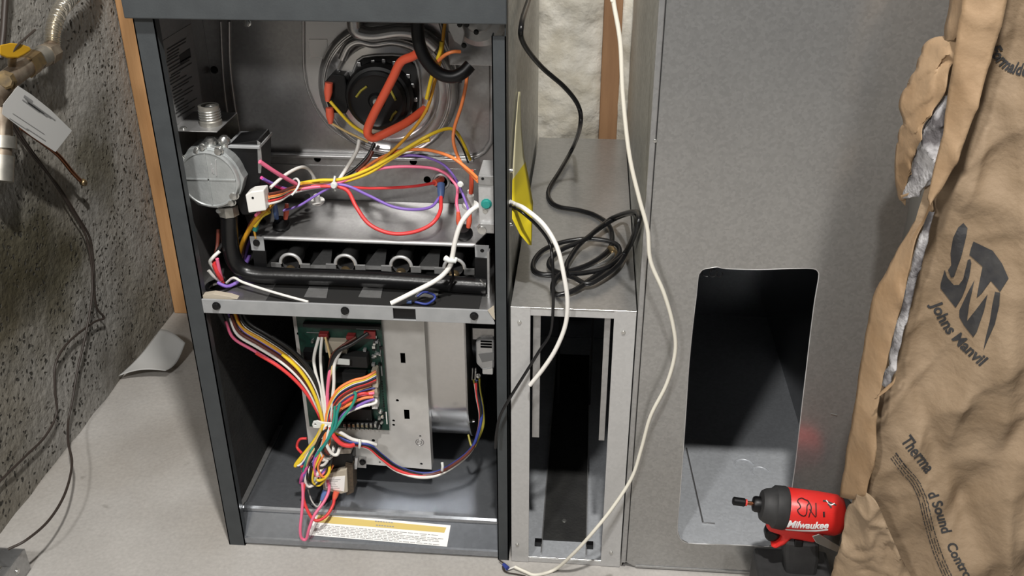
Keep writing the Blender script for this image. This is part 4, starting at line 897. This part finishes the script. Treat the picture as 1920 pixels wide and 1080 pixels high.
# yellow hang tag on the furnace side
def fn(i, j):
    Lp = [(972, 172, .003), (966, 240, .003), (961, 320, .003), (960, 370, .003), (960, 410, .005), (975, 440, .015), (991, 459, .026)]
    Rp = [(975, 172, .003), (977, 240, .006), (982, 290, .011), (990, 330, .018), (999, 380, .026), (998, 410, .028), (996, 460, .029)]
    k = j*6; a = min(5, int(k)); t = k-a
    def at(P): p = [P[a][c]*(1-t)+P[a+1][c]*t for c in range(3)]; return PX(*p)
    l, r = at(Lp), at(Rp); return l.lerp(r, i)
me = G().grid(fn, 6, 36)
hang = me.out('warning_tag', 'sticker_yellow', None, smooth=60, fix=False)
sm = hang.modifiers.new('thick', 'SOLIDIFY'); sm.thickness = .0005
hang.data.materials.append(MATS['sticker_back'])
for pl_ in hang.data.polygons: pl_.material_index = 1 if pl_.index//6 < 14 else 0
tag(hang, 'bright yellow warning tag curling off the outer side of the furnace', 'tag')
for v in (320, 420):
    p = PX(956, v, .0002); lab(screw(FN, p, (1, 0, 0), r=.003, h=.004), 'bright side screw')

# ================================================================== INSULATION BAG
BG = thing('insulation_bag', 'crumpled brown kraft paper insulation bag with black print leaning at the right', 'bag', (.72, -.15, 0))
edge_px = [(1822, -60), (1808, 0), (1790, 100), (1778, 180), (1764, 270), (1748, 335), (1734, 395), (1712, 470), (1690, 560), (1668, 650), (1648, 730), (1638, 790), (1628, 860), (1612, 925), (1600, 985), (1585, 1040), (1566, 1100), (1540, 1200)]
def y_edge(z): return -.135-.075*(1-z)
edge = []
for u, v in edge_px:
    y = -.15
    for _ in range(6): p = PY(u, v, y); y = y_edge(p.z)
    edge.append((PY(u, v, y).z, PY(u, v, y).x))
edge.sort(); 
def xl_at(z):
    if z <= edge[0][0]: return edge[0][1]
    for (za, xa_), (zb_, xb_) in zip(edge, edge[1:]):
        if z <= zb_: return xa_+(xb_-xa_)*(z-za)/(zb_-za)
    return edge[-1][1]
XRB = 1.02
def sm01(t): t = max(0, min(1, t)); return t*t*(3-2*t)
def ridge(x, z, px_, pz, ang, wid, ln, h):
    a = math.radians(ang); dx, dz = x-px_, z-pz; s = dx*math.cos(a)+dz*math.sin(a); t = -dx*math.sin(a)+dz*math.cos(a)
    return h*math.exp(-(t/wid)**2)*math.exp(-(s/ln)**2)
RG = []
for (u, v, a, wd, ln, h) in ((1880, 300, 60, .022, .1, .020), (1800, 400, 80, .02, .10, .012), (1860, 400, -15, .02, .07, .018), (1845, 480, 100, .03, .08, .01), (1760, 640, 100, .018, .14, -.012), (1800, 760, 75, .02, .12, .016), (1745, 800, 118, .012, .2, -.012), (1700, 880, 112, .03, .14, .012), (1860, 860, 72, .018, .15, -.014), (1900, 960, 65, .025, .12, .02), (1760, 1000, 95, .016, .14, .012), (1880, 680, 100, .014, .09, .012), (1905, 560, 80, .03, .08, .014), (1790, 250, 78, .025, .12, -.012), (1850, 180, 95, .02, .1, .012), (1900, 60, 80, .025, .1, .012), (1690, 990, 60, .016, .10, .010), (1840, 1040, 80, .014, .1, -.012), (1820, 560, 60, .012, .06, -.008)):
    p = PY(u, v, -.2); RG.append((p.x, p.z, a, wd, ln, h))
def ybag(x, z):
    s = sm01((x-xl_at(z))/.16); y = y_edge(z)+.012*(1-s)-.045*s
    def fold(ang, fa, fb, sd, pw):
        a, b = x*math.cos(ang)+z*math.sin(ang), -x*math.sin(ang)+z*math.cos(ang)
        a += .02*noise.noise(Vector((a*9, b*9, sd+5)))
        return (1-abs(noise.noise(Vector((a*fa, b*fb, sd)))))**pw
    y -= .014*s*noise.noise(Vector((x*6, z*4, .3)))
    y -= .016*(.15+.85*s)*fold(.38, 9, 2.0, 1.7, 5)+.012*(.2+.8*s)*fold(-.30, 11, 2.6, 4.2, 6)+.006*fold(.15, 22, 5, 7.1, 5)+.004*fold(-.6, 24, 9, 9.4, 6)
    y -= .0025*noise.noise(Vector((x*40, z*26, 2)))
    y += .014
    for r in RG: y -= 1.0*ridge(x, z, *r)*(.4+.6*s)
    return y
ZB = 1.18
def front(i, j):
    z = .001+(ZB-.001)*j; x0_ = xl_at(z); x = x0_+(XRB-x0_)*i**1.25; return Vector((x, ybag(x, z), z))
g = G().grid(front, 150, 190)
NU, NV = 150, 190
def back(i, j):
    z = .001+(ZB-.001)*j; x0_ = xl_at(z); x = x0_+.006+(XRB-x0_-.006)*i**1.25; ye = y_edge(z)+.03; return Vector((x, ye+(-.012-ye)*sm01((x-x0_)/.14), z))
o0 = len(g.v); g.grid(back, NU, NV)
idx = lambda i, j: j*(NU+1)+i
loop = [idx(i, 0) for i in range(NU)]+[idx(NU, j) for j in range(NV)]+[idx(i, NV) for i in range(NU, 0, -1)]+[idx(0, j) for j in range(NV, 0, -1)]
g.f += [(loop[k], loop[(k+1) % len(loop)], loop[(k+1) % len(loop)]+o0, loop[k]+o0) for k in range(len(loop))]
bag = g.out('bag_body', 'kraft', BG, smooth=70); lab(bag, 'wrinkled kraft paper body')
BV = BVHTree.FromPolygons([v.co.copy() for v in bag.data.vertices], [tuple(p.vertices) for p in bag.data.polygons])
def sheet(name, L, R, m, nu=8, nv=40, bulge=.006, cr=.003, seed=1, label=None, th=.0009):
    """paper between two edges (pixel, depth); curls and crumples"""
    Ls = spline([PY(*p) for p in L], 8); Rs = spline([PY(*p) for p in R], 8)
    def at(P, t): k = t*(len(P)-1); a = min(len(P)-2, int(k)); return P[a].lerp(P[a+1], k-a)
    def fn(i, j):
        p = at(Ls, j).lerp(at(Rs, j), i); n_ = noise.noise(p*26+Vector((seed, 0, 0)))*cr*.7+cr*2.2*(1-abs(noise.noise(p*15+Vector((0, seed, 0)))))**6+cr*1.2*(1-abs(noise.noise(p*34+Vector((0, seed, 3)))))**6
        p.y -= bulge*math.sin(PI*i)+n_; return p
    o = G().grid(fn, nu, nv).out(name, m, BG, smooth=70, fix=False)
    md = o.modifiers.new('thick', 'SOLIDIFY'); md.thickness = th; md.offset = 0
    if label: lab(o, label)
    return o
# folded flange band, upper
sheet('paper_band', [(1840, -260, -.15), (1812, -60, -.165), (1803, 0, -.165), (1788, 95, -.168), (1776, 180, -.168), (1762, 270, -.172), (1746, 335, -.176), (1738, 372, -.178)],
      [(1945, -260, -.17), (1905, -60, -.19), (1888, 0, -.185), (1862, 95, -.185), (1836, 180, -.19), (1806, 270, -.19), (1776, 335, -.186), (1742, 385, -.182)], 'kraft_band', 10, 50, .004, .002, 3, 'smooth tan folded paper band')
# band running down the left edge
sheet('paper_band', [(1742, 352, -.13), (1722, 400, -.125), (1688, 455, -.12), (1640, 545, -.125), (1624, 620, -.13), (1610, 700, -.137), (1597, 770, -.145), (1586, 850, -.15), (1574, 930, -.155)],
      [(1748, 352, -.15), (1742, 395, -.152), (1716, 450, -.155), (1696, 545, -.16), (1676, 620, -.165), (1658, 700, -.172), (1645, 770, -.18), (1640, 850, -.185), (1622, 930, -.19)], 'kraft_band', 10, 60, .006, .003, 5, 'tan folded paper band along the left edge of the bag')
# exposed fibre strip beside it
sheet('exposed_fiber', [(1742, 395, -.158), (1722, 440, -.162), (1706, 500, -.165), (1688, 580, -.17), (1668, 660, -.175), (1652, 718, -.178)],
      [(1752, 395, -.166), (1738, 440, -.17), (1724, 500, -.172), (1704, 580, -.178), (1684, 660, -.184), (1668, 722, -.186)], 'insul_grey', 4, 40, .003, .004, 7, 'grey fibre showing along the torn edge')
sheet('torn_lip', [(1640, 748, -.19), (1655, 738, -.193), (1668, 726, -.194), (1676, 712, -.193)], [(1646, 741, -.19), (1660, 726, -.192), (1672, 715, -.193), (1679, 705, -.192)], 'kraft_band', 3, 12, .002, .001, 4)
# puffed torn flap, upper left, with grey fibre inside
sheet('torn_flap', [(1772, 60, -.10), (1738, 78, -.09), (1722, 105, -.088), (1702, 150, -.088), (1684, 192, -.088), (1686, 222, -.088), (1678, 270, -.088), (1674, 320, -.09), (1684, 368, -.095), (1690, 376, -.097)],
      [(1798, 30, -.13), (1798, 80, -.14), (1792, 112, -.14), (1780, 122, -.142), (1764, 180, -.142), (1744, 212, -.14), (1722, 245, -.135), (1714, 285, -.128), (1700, 340, -.116), (1692, 376, -.10)], 'kraft_band', 14, 70, .012, .006, 11, 'torn kraft flap puffed out')
sheet('exposed_fiber', [(1790, 108, -.126), (1768, 170, -.128), (1738, 215, -.126), (1716, 260, -.122), (1706, 310, -.118), (1696, 345, -.113), (1688, 368, -.108)],
      [(1795, 108, -.15), (1785, 170, -.152), (1772, 225, -.154), (1764, 270, -.156), (1752, 315, -.156), (1745, 340, -.15), (1734, 350, -.14)], 'insul_grey', 16, 60, .010, .008, 13, 'grey fibreglass puffing out of the tear')
sheet('torn_lip', [(1688, 366, -.112), (1700, 362, -.122), (1718, 354, -.135), (1734, 344, -.148)], [(1690, 377, -.112), (1702, 371, -.122), (1720, 362, -.135), (1736, 350, -.148)], 'kraft_band', 3, 20, .001, .001, 15)
sheet('torn_flap', [(1782, -20, -.11), (1778, 20, -.11), (1770, 50, -.112), (1766, 76, -.112)], [(1815, -20, -.155), (1806, 20, -.158), (1802, 50, -.16), (1796, 62, -.15)], 'kraft_band', 6, 20, .006, .004, 21)
# lower loose sheet
sheet('paper_flap', [(1604, 920, -.19), (1592, 938, -.188), (1584, 960, -.188), (1576, 1000, -.19), (1566, 1040, -.195), (1552, 1095, -.20)],
      [(1622, 918, -.205), (1640, 932, -.215), (1655, 965, -.22), (1672, 1005, -.228), (1690, 1045, -.232), (1716, 1095, -.24)], 'kraft', 18, 40, .008, .005, 17, 'loose lower paper flap')
# printing
def warp_text(g, s, path, h, lean=0, bold=0, squeeze=1.0, bvh=BV, shear=0):
    """letters along a pixel path; h letter height in pixels, lean turns the upright direction"""
    vs, fs = text2d(s, shear, bold); xm = max(v[0] for v in vs)
    P = [Vector((a, b, 0)) for a, b in path]; P = spline(P, 10); L = [0]
    for a, b in zip(P, P[1:]): L.append(L[-1]+(b-a).length)
    out = []
    for x, y in vs:
        d = x/xm*L[-1]; k = 0
        while k < len(P)-2 and L[k+1] < d: k += 1
        tt = (P[k+1]-P[k]).normalized(); c = P[k]+tt*(d-L[k]); nrm = Vector((tt.y, -tt.x, 0))
        cl, sl_ = math.cos(lean), math.sin(lean); up_ = Vector((nrm.x*cl-nrm.y*sl_, nrm.x*sl_+nrm.y*cl, 0))
        q = c+up_*(y/.72*h); out.append((q.x, q.y))
    printed(g, out, fs, bvh)
PR = lambda g, l: lab(g.out('lettering', 'bag_print', bag, fix=False), l)
g = G(); warp_text(g, 'Formalde', [(1853, 92), (1866, 113), (1884, 130), (1905, 139), (1926, 143)], 24, .15, .03); PR(g, 'black printed lettering near the top')
g = G(); warp_text(g, 'Johns Manvil', [(1746, 572), (1760, 600), (1780, 630), (1804, 655), (1824, 673), (1838, 686)], 22, .1, .03); PR(g, 'black printed name lettering')
g = G(); warp_text(g, 'Therma', [(1689, 826), (1703, 845), (1720, 866), (1736, 888)], 23, .05, .025)
PR(g, 'black printed lettering broken by the folds'); g = G(); warp_text(g, 'd Sound', [(1738, 925), (1745, 940), (1754, 962), (1766, 1000)], 20, .1, .025); PR(g, 'black printed lettering broken by the folds'); g = G(); warp_text(g, 'Control', [(1774, 1020), (1784, 1042), (1800, 1070), (1812, 1090)], 18, .1, .025); PR(g, 'black printed lettering broken by the folds')
sc = lambda P: [(1600+a/3.175, 380+b/3.175) for a, b in P]
g = G()
for P in ([(655, 120), (680, 150), (672, 200), (655, 270), (640, 330), (600, 440), (582, 445), (565, 400), (585, 370), (580, 300), (595, 210), (625, 145)],
          [(545, 400), (560, 445), (600, 490), (630, 488), (655, 455), (680, 340), (696, 335), (702, 360), (690, 440), (670, 510), (650, 560), (610, 625), (520, 510), (520, 480)],
          [(715, 230), (830, 285), (885, 360), (925, 450), (875, 530), (820, 465), (765, 540), (735, 565), (750, 480), (770, 380), (690, 310), (700, 270)],
          [(632, 640), (690, 520), (722, 460), (690, 610), (678, 705), (800, 545), (780, 640), (735, 770), (715, 800), (660, 730), (632, 680)],
          [(845, 530), (875, 535), (870, 610), (845, 720), (800, 820), (775, 880), (790, 800), (815, 700), (830, 600)]):
    vs, fs = poly2d(sc(P), 7); printed(g, vs, fs, BV)
lab(g.out('logo', 'bag_print', bag, fix=False), 'large black emblem of two letters in a shield')
# small lines of print
g = G(); rnd = random.Random(5)
sp_ = spline([Vector((a, b, 0)) for a, b in ((1681, 848), (1700, 874), (1722, 900), (1738, 935), (1750, 985), (1768, 1040), (1790, 1090))], 10)
L = [0]
for a, b in zip(sp_, sp_[1:]): L.append(L[-1]+(b-a).length)
for row in range(4):
    d = 2 if row else 0
    while d < L[-1]-6:
        l = rnd.uniform(4, 13); k = max(i for i in range(len(L)-1) if L[i] <= d); tt = (sp_[k+1]-sp_[k]).normalized(); c = sp_[k]+tt*(d-L[k]); nn_ = Vector((-tt.y, tt.x, 0))
        c = c+nn_*row*4.6; wd = 2.6 if row == 0 and d < 34 else 1.5
        q = [c, c+tt*l, c+tt*l+nn_*wd, c+nn_*wd]; vs, fs = poly2d([(p.x, p.y) for p in q], 4); printed(g, vs, fs, BV)
        d += l+1.6
        if row and rnd.random() < .05: d += 12
lab(g.out('fine_print', 'bag_print', bag, fix=False), 'rows of tiny black print')

# ================================================================== IMPACT DRIVER
DR = thing('impact_driver', 'red and black cordless impact driver standing in front of the duct opening', 'power tool', (.42, -.075, 0))
yd = -.075
A = PY(1380, 936, yd); Bp = PY(1586, 962, yd); ax = (Bp-A).normalized(); ax.y = -.02; ax.normalize()
# tool axis through the head; head centre taken at the nose cone
hc = PY(1474, 953, yd); side = Vector((0, -1, 0)); upv = ax.cross(side); upv = upv if upv.z > 0 else -upv
def D(a, s_, u_): return hc+ax*a+Vector((0, 1, 0))*s_+upv*u_
PXM = (PY(1500, 960, yd)-PY(1499, 960, yd)).length
def dl(prof, name, m, sm=40, n=36, parent=DR): return G().lathe([(r, h) for r, h in prof], tuple(D(0, 0, 0)), tuple(ax), n).out(name, m, parent, smooth=sm)
gear = dl([(.012, -.036), (.020, -.034), (.0235, -.028), (.0250, -.021), (.029, -.017), (.030, -.004), (.028, 0)], 'gear_case', 'rubber'); lab(gear, 'black rubber nose housing')
chuck = dl([(.006, -.046), (.0095, -.045), (.011, -.042), (.011, -.036), (.009, -.034)], 'chuck', 'black')
bit = dl([(.0028, -.062), (.0028, -.046)], 'bit_shank', 'copper'); dl([(.0048, -.056), (.0048, -.0535)], 'bit_ring', 'terminal_red'); lab(dl([(.004, -.073), (.0058, -.0715), (.0058, -.057), (.0045, -.0555)], 'driver_bit', 'black'), 'black socket bit')
bodyo = dl([(.0275, -.002), (.0287, .0), (.029, .04), (.028, .066), (.025, .073), (.016, .076)], 'motor_housing', 'red_tool', 50, 48); lab(bodyo, 'red motor housing')
dl([(.024, .0735), (.0245, .080), (.018, .088), (.008, .09)], 'end_cap', 'rubber')
sec = lambda pts, s0, s1, name, m, bev=.003, parent=DR: (lambda g_: g_.out(name, m, parent, bev))(G().add([D(a, s0, u_) for a, u_ in pts]+[D(a, s1, u_) for a, u_ in pts],
      [tuple(range(len(pts))), tuple(range(2*len(pts)-1, len(pts)-1, -1))]+[(i, (i+1) % len(pts), (i+1) % len(pts)+len(pts), i+len(pts)) for i in range(len(pts))]))
sec([(-.022, -.018), (-.024, -.026), (-.018, -.033), (.0, -.037), (.002, -.045), (-.004, -.055), (-.010, -.060), (-.002, -.062), (.008, -.052), (.014, -.040), (.045, -.042), (.055, -.03), (.055, -.018)], -.015, .015, 'lower_housing', 'red_tool', .004)
lab(sec([(-.019, -.038), (-.012, -.034), (-.002, -.038), (.001, -.046), (-.005, -.054), (-.013, -.056), (-.020, -.050)], -.010, .010, 'trigger', 'black', .004), 'black trigger')
box_t = sec([(.018, -.040), (.030, -.040), (.032, -.050), (.020, -.052)], -.017, .017, 'direction_switch', 'black', .002)
zf = hc.z-.105
hd = [(.006, -.044), (.052, -.040), (.060, -.07), (.064, -.11), (.022, -.112), (.012, -.075)]
sec(hd, -.016, .016, 'handle', 'rubber', .006)
b0, b1 = D(.012, 0, -.108), D(.075, 0, -.108)
bat = G().box(min(b0.x, b1.x)-.03, max(b0.x, b1.x)+.012, yd-.033, yd+.035, .001, min(b0.z, b1.z)+.012).out('battery', 'rubber', DR, .006); lab(bat, 'black battery base')
cl = [PY(u, v, yd-.030) for u, v in ((1523, 1006), (1536, 1002), (1575, 1026), (1570, 1036), (1530, 1018))]
G().add(cl+[p+Vector((0, .002, 0)) for p in cl], [(0, 1, 2, 3, 4), (9, 8, 7, 6, 5)]+[(i, (i+1) % 5, (i+1) % 5+5, i+5) for i in range(5)]).out('belt_clip', 'screw_metal', DR, .0006)
DV = BVHTree.FromPolygons([v.co.copy() for v in bodyo.data.vertices], [tuple(p.vertices) for p in bodyo.data.polygons])
z6 = lambda P: [(1360+a/4.154, 820+b/4.154) for a, b in P]
g = G(); warp_text(g, 'Milwaukee', z6([(478, 695), (560, 702), (680, 708), (805, 706)]), 12.5, .0, .035, bvh=DV, shear=.32)
vs, fs = poly2d(z6([(470, 712), (600, 718), (700, 718), (800, 712), (800, 722), (700, 732), (600, 730), (470, 720)]), 5); printed(g, vs, fs, DV)
lab(g.out('logo', 'logo_white', bodyo, fix=False), 'white script lettering with an underline')
def stroke(P, wpx):
    P = spline([Vector((a, b, 0)) for a, b in z6(P)], 5)
    for a, b in zip(P, P[1:]):
        t_ = (b-a)
        if t_.length < 1e-6: continue
        t_.normalize(); n_ = Vector((-t_.y, t_.x, 0))*wpx*.5; a2, b2 = a-t_*.25, b+t_*.25
        q = [a2-n_, b2-n_, b2+n_, a2+n_]; printed(g, [(p.x, p.y) for p in q], [(0, 1, 2, 3)], DV)
g = G()
stroke([(570, 482), (595, 474), (618, 486), (640, 494), (650, 512), (636, 535), (634, 575), (625, 605), (604, 612), (575, 594), (562, 566), (584, 546), (578, 522), (562, 500), (570, 482)], 2.0)
stroke([(640, 494), (664, 530), (668, 562), (655, 600), (650, 622)], 2.0); stroke([(655, 560), (680, 595), (702, 622)], 1.6); stroke([(704, 512), (706, 560), (706, 616)], 2.2); stroke([(766, 580), (768, 620)], 3.6)
lab(g.out('marker_scribble', 'marker', bodyo, fix=False), 'black marker letters drawn by hand')
g = G(); stroke([(760, 495), (790, 500), (815, 512), (840, 520), (862, 530)], 3); stroke([(800, 520), (815, 535), (825, 550)], 3); lab(g.out('emblem', 'print_dark', bodyo, fix=False), 'small black and white emblem')
g = G(); stroke([(785, 492), (800, 510), (820, 528), (850, 515)], 1.8); g.out('emblem', 'logo_white', bodyo, fix=False)

# ================================================================== LEFT WALL: gas piping, wires
WX = XW+.045
GP = thing('gas_shutoff', 'brass and iron gas shutoff valve with a yellow handle on the concrete wall', 'gas valve', tuple(PX(50, 130, WX)))
def q_(u, v, d=0): return PX(u, v, WX+d)
pts = [q_(-14, 185), q_(5, 158), q_(25, 142), q_(48, 125), q_(72, 108), (q_(100, 97))]
bd = G().tube(spline(pts[:4], 4), .0155, 16).out('valve_body', 'pipe_brown', GP, smooth=50)
G().tube([q_(48, 125), q_(66, 112)], .019, 6).out('hex_nut', 'brass', GP); lab(G().tube([q_(68, 112), q_(84, 104)], .0165, 20).out('union_nut', 'pipe_steel', GP, smooth=40), 'bright union nut')
G().tube([q_(84, 104), q_(99, 96)], [.0185, .0175], 8).out('flare_nut', 'pipe_brown', GP)
lab(G().add([q_(u, v, .018) for u, v in ((0, 86), (20, 82), (40, 84), (56, 90), (58, 96), (46, 104), (34, 110), (14, 110), (0, 104))]+[q_(u, v, .024) for u, v in ((0, 84), (20, 80), (40, 82), (56, 88), (58, 94), (46, 102), (34, 108), (14, 108), (0, 102))],
      [tuple(range(9)), tuple(range(17, 8, -1))]+[(i, (i+1) % 9, (i+1) % 9+9, i+9) for i in range(9)]).out('handle', 'handle_yellow', GP, .0015), 'yellow lever handle')
G().tube([q_(22, 122), q_(24, 104, .018)], .006, 10).out('valve_stem', 'brass', GP, smooth=60)
G().tube([q_(14, 108, .02), q_(36, 82, .026), q_(66, 56, .02)], .0018, 6).out('tie_wire', 'cable_brown', GP, smooth=60)
lab(G().lathe([(.009, 0), (.0125, .002), (.0125, .012), (.016, .014), (.016, .03)], tuple(q_(10, 152, .016)), tuple((C0-q_(10, 152)).normalized()*-1), 8).out('plug', 'brass', GP), 'brass plug')
G().tube(spline([q_(10, 150), q_(4, 190), q_(6, 250), q_(2, 330)], 6), .013, 16).out('drip_pipe', 'pipe_brown', GP, smooth=50)
G().tube([q_(6, 255), q_(6, 278)], .018, 20).out('coupling', 'pipe_steel', GP, smooth=40); G().tube([q_(4, 292), q_(2, 340)], .017, 20).out('coupling', 'pipe_steel', GP, smooth=40)
# corrugated line
fl = spline([q_(97, 98), q_(98, 80), q_(100, 55), q_(108, 28), q_(125, 4), q_(150, -20), q_(170, -50), q_(176, -110), q_(172, -190)], 40)
rs = [.0098+.0030*math.sin(i*.95) for i in range(len(fl))]
tag(G().tube(fl, rs, 18).out('flexible_gas_line', 'corrugated', None, smooth=80), 'shiny corrugated flexible gas line rising from the yellow-handled valve', 'gas line')
# hang tag
tg = [q_(u, v, .03) for u, v in ((6, 196), (34, 161), (60, 178), (95, 206), (135, 245), (122, 262), (104, 285), (60, 256), (28, 232), (4, 214))]
tgo = G().add(tg+[p+Vector((-.0008, .0008, 0)) for p in tg], [tuple(range(10)), tuple(range(19, 9, -1))]+[(i, (i+1) % 10, (i+1) % 10+10, i+10) for i in range(10)]).out('hang_tag', 'paper_tag', None)
tag(tgo, 'white printed paper tag hanging from the gas valve', 'tag')
g = G(); rnd = random.Random(2)
def tline(u, v, l, h, sl=.78):
    a = [(u, v), (u+l, v+l*sl), (u+l-h*.5, v+l*sl+h), (u-h*.5, v+h)]; g.add([q_(x, y, .0306) for x, y in a], [(0, 1, 2, 3)])
for k in range(5):
    u = 38+rnd.uniform(0, 8)+k*2; tline(u+2, 184+k*3-k, rnd.uniform(34, 58)-k*3, 1.7, .72)
tline(46, 178, 16, 4, .7); tline(18, 221, 36, 1, .66); tline(50, 240, 36, 1, .66); tline(24, 212, 60, .8, .66)
g.out('print', 'print_grey', tgo, fix=False)
# capped copper tube
CT = thing('copper_tube', 'thin capped copper tube poking out beneath the white tag', 'tube', tuple(PX(130, 320, XW+.02)))
c_ = lambda u, v, d=.03: PX(u, v, XW+d)
G().tube(spline([c_(40, 240), c_(80, 268), c_(110, 292), c_(135, 322), c_(150, 338)], 6), .0036, 12).out('tube', 'copper', CT, smooth=60)
lab(G().lathe([(.003, -.008), (.0058, -.006), (.0064, 0), (.005, .004), (.001, .006)], tuple(c_(157, 343)), tuple((c_(157, 343)-c_(135, 322)).normalized()), 16).out('brass_cap', 'brass', CT, smooth=50), 'shiny brass cap')
# thermostat wires on the wall
def wl(pts, d): return [PX(u, v, XW+d) for u, v in pts]
cable('wall_wire', wl([(0, 180), (25, 238), (60, 290), (110, 350), (145, 405), (168, 445), (175, 490), (176, 540), (182, 578), (195, 596), (175, 605), (130, 640), (105, 680), (103, 730), (106, 775), (85, 818), (45, 858), (0, 902), (-40, 940)], .012), .0021, 'cable_brown', 'dark brown wire looping down the concrete wall and off the left edge')
w2 = wl([(5, 190), (40, 255), (90, 325), (135, 395), (160, 440), (172, 500), (172, 560), (160, 630), (146, 690), (136, 750), (128, 790)], .016)+[PX(128, 830, XW+.045), PX(135, 870, XW+.075), PX(122, 925, XW+.105), PX(92, 975, XW+.115), PX(50, 1012, XW+.11), PX(15, 1030, XW+.09)]
cable('wall_wire', w2, .0021, 'cable_brown', 'dark brown wire hanging from the wall to the small metal box on the floor')
cable('wall_cable', wl([(18, -300), (14, -40), (10, 0), (6, 60), (0, 110)], .02), .005, 'cable_brown', 'dark cable running up the wall at the top left corner')

# small metal box on the floor, lower left
JB = thing('junction_box', 'small open galvanized junction box on the floor at the lower left', 'junction box', tuple(PZ(20, 1080, 0)))
e = PZ(66, 1068, .002); tl = PZ(40, 1028, .045)
x1_, y1_ = e.x, e.y+.004
g = G()
def jbx(a, b, c_2, d, z0_, z1__, nm, m='galv'): return G().box(a, b, c_2, d, z0_, z1__).out(nm, m, JB, .0008)
X1, Y1, HZ = PZ(64, 1060, 0).x, PZ(40, 1030, .04).y, .042
X0_, Y0_ = X1-.10, Y1-.10
jbx(X0_, X1, Y0_, Y1, .001, .003, 'base_plate'); jbx(X0_, X1, Y1-.0015, Y1, .003, HZ, 'side_plate'); jbx(X0_, X1, Y0_, Y0_+.0015, .003, HZ, 'side_plate'); jbx(X1-.0015, X1, Y0_, Y1, .003, HZ, 'side_plate'); jbx(X0_, X0_+.0015, Y0_, Y1, .003, HZ, 'side_plate')
jbx(X0_+.002, X1-.03, Y0_+.002, Y1-.03, HZ-.006, HZ-.004, 'inner_plate', 'galv_dark')
screw(JB, (X1, Y1-.03, .025), (1, 0, 0), r=.004, h=.002); screw(JB, (X1-.02, Y1-.04, HZ-.004), (0, 0, 1), r=.004, h=.003)
G().tube(spline([Vector((X0_+.02, Y1-.02, HZ-.01)), Vector((X0_+.05, Y1-.03, HZ+.008)), Vector((X1-.03, Y1-.035, HZ-.003))], 5), .0018, 6).out('wire', 'w_white', JB, smooth=60)
G().tube(spline([Vector((X0_+.02, Y1-.03, HZ-.01)), Vector((X0_+.05, Y1-.04, HZ+.006)), Vector((X1-.04, Y1-.045, HZ-.003))], 5), .0018, 6).out('wire', 'w_red', JB, smooth=60)

# curled sheet on the floor against the wall
def fn(i, j):
    A_ = PZ(224, 714, .003); B_ = PZ(312, 704, .012); C_ = PZ(349, 652, .030); D_ = PZ(302, 626, .045)
    p = A_.lerp(B_, i).lerp(D_.lerp(C_, i), j); p.z += .014*math.sin(PI*j)*(.5+.5*i)*-1+.010*math.sin(PI*i)*(.4+j)*.6
    p.z = max(.0015, p.z+.012+.006*math.sin(PI*i)*(1-j)); return p
sh = G().grid(fn, 20, 20).out('paper_sheet', 'sheet_grey', None, smooth=80, fix=False)
md = sh.modifiers.new('thick', 'SOLIDIFY'); md.thickness = .001
tag(sh, 'curled grey sheet lying on the floor against the concrete wall', 'sheet')
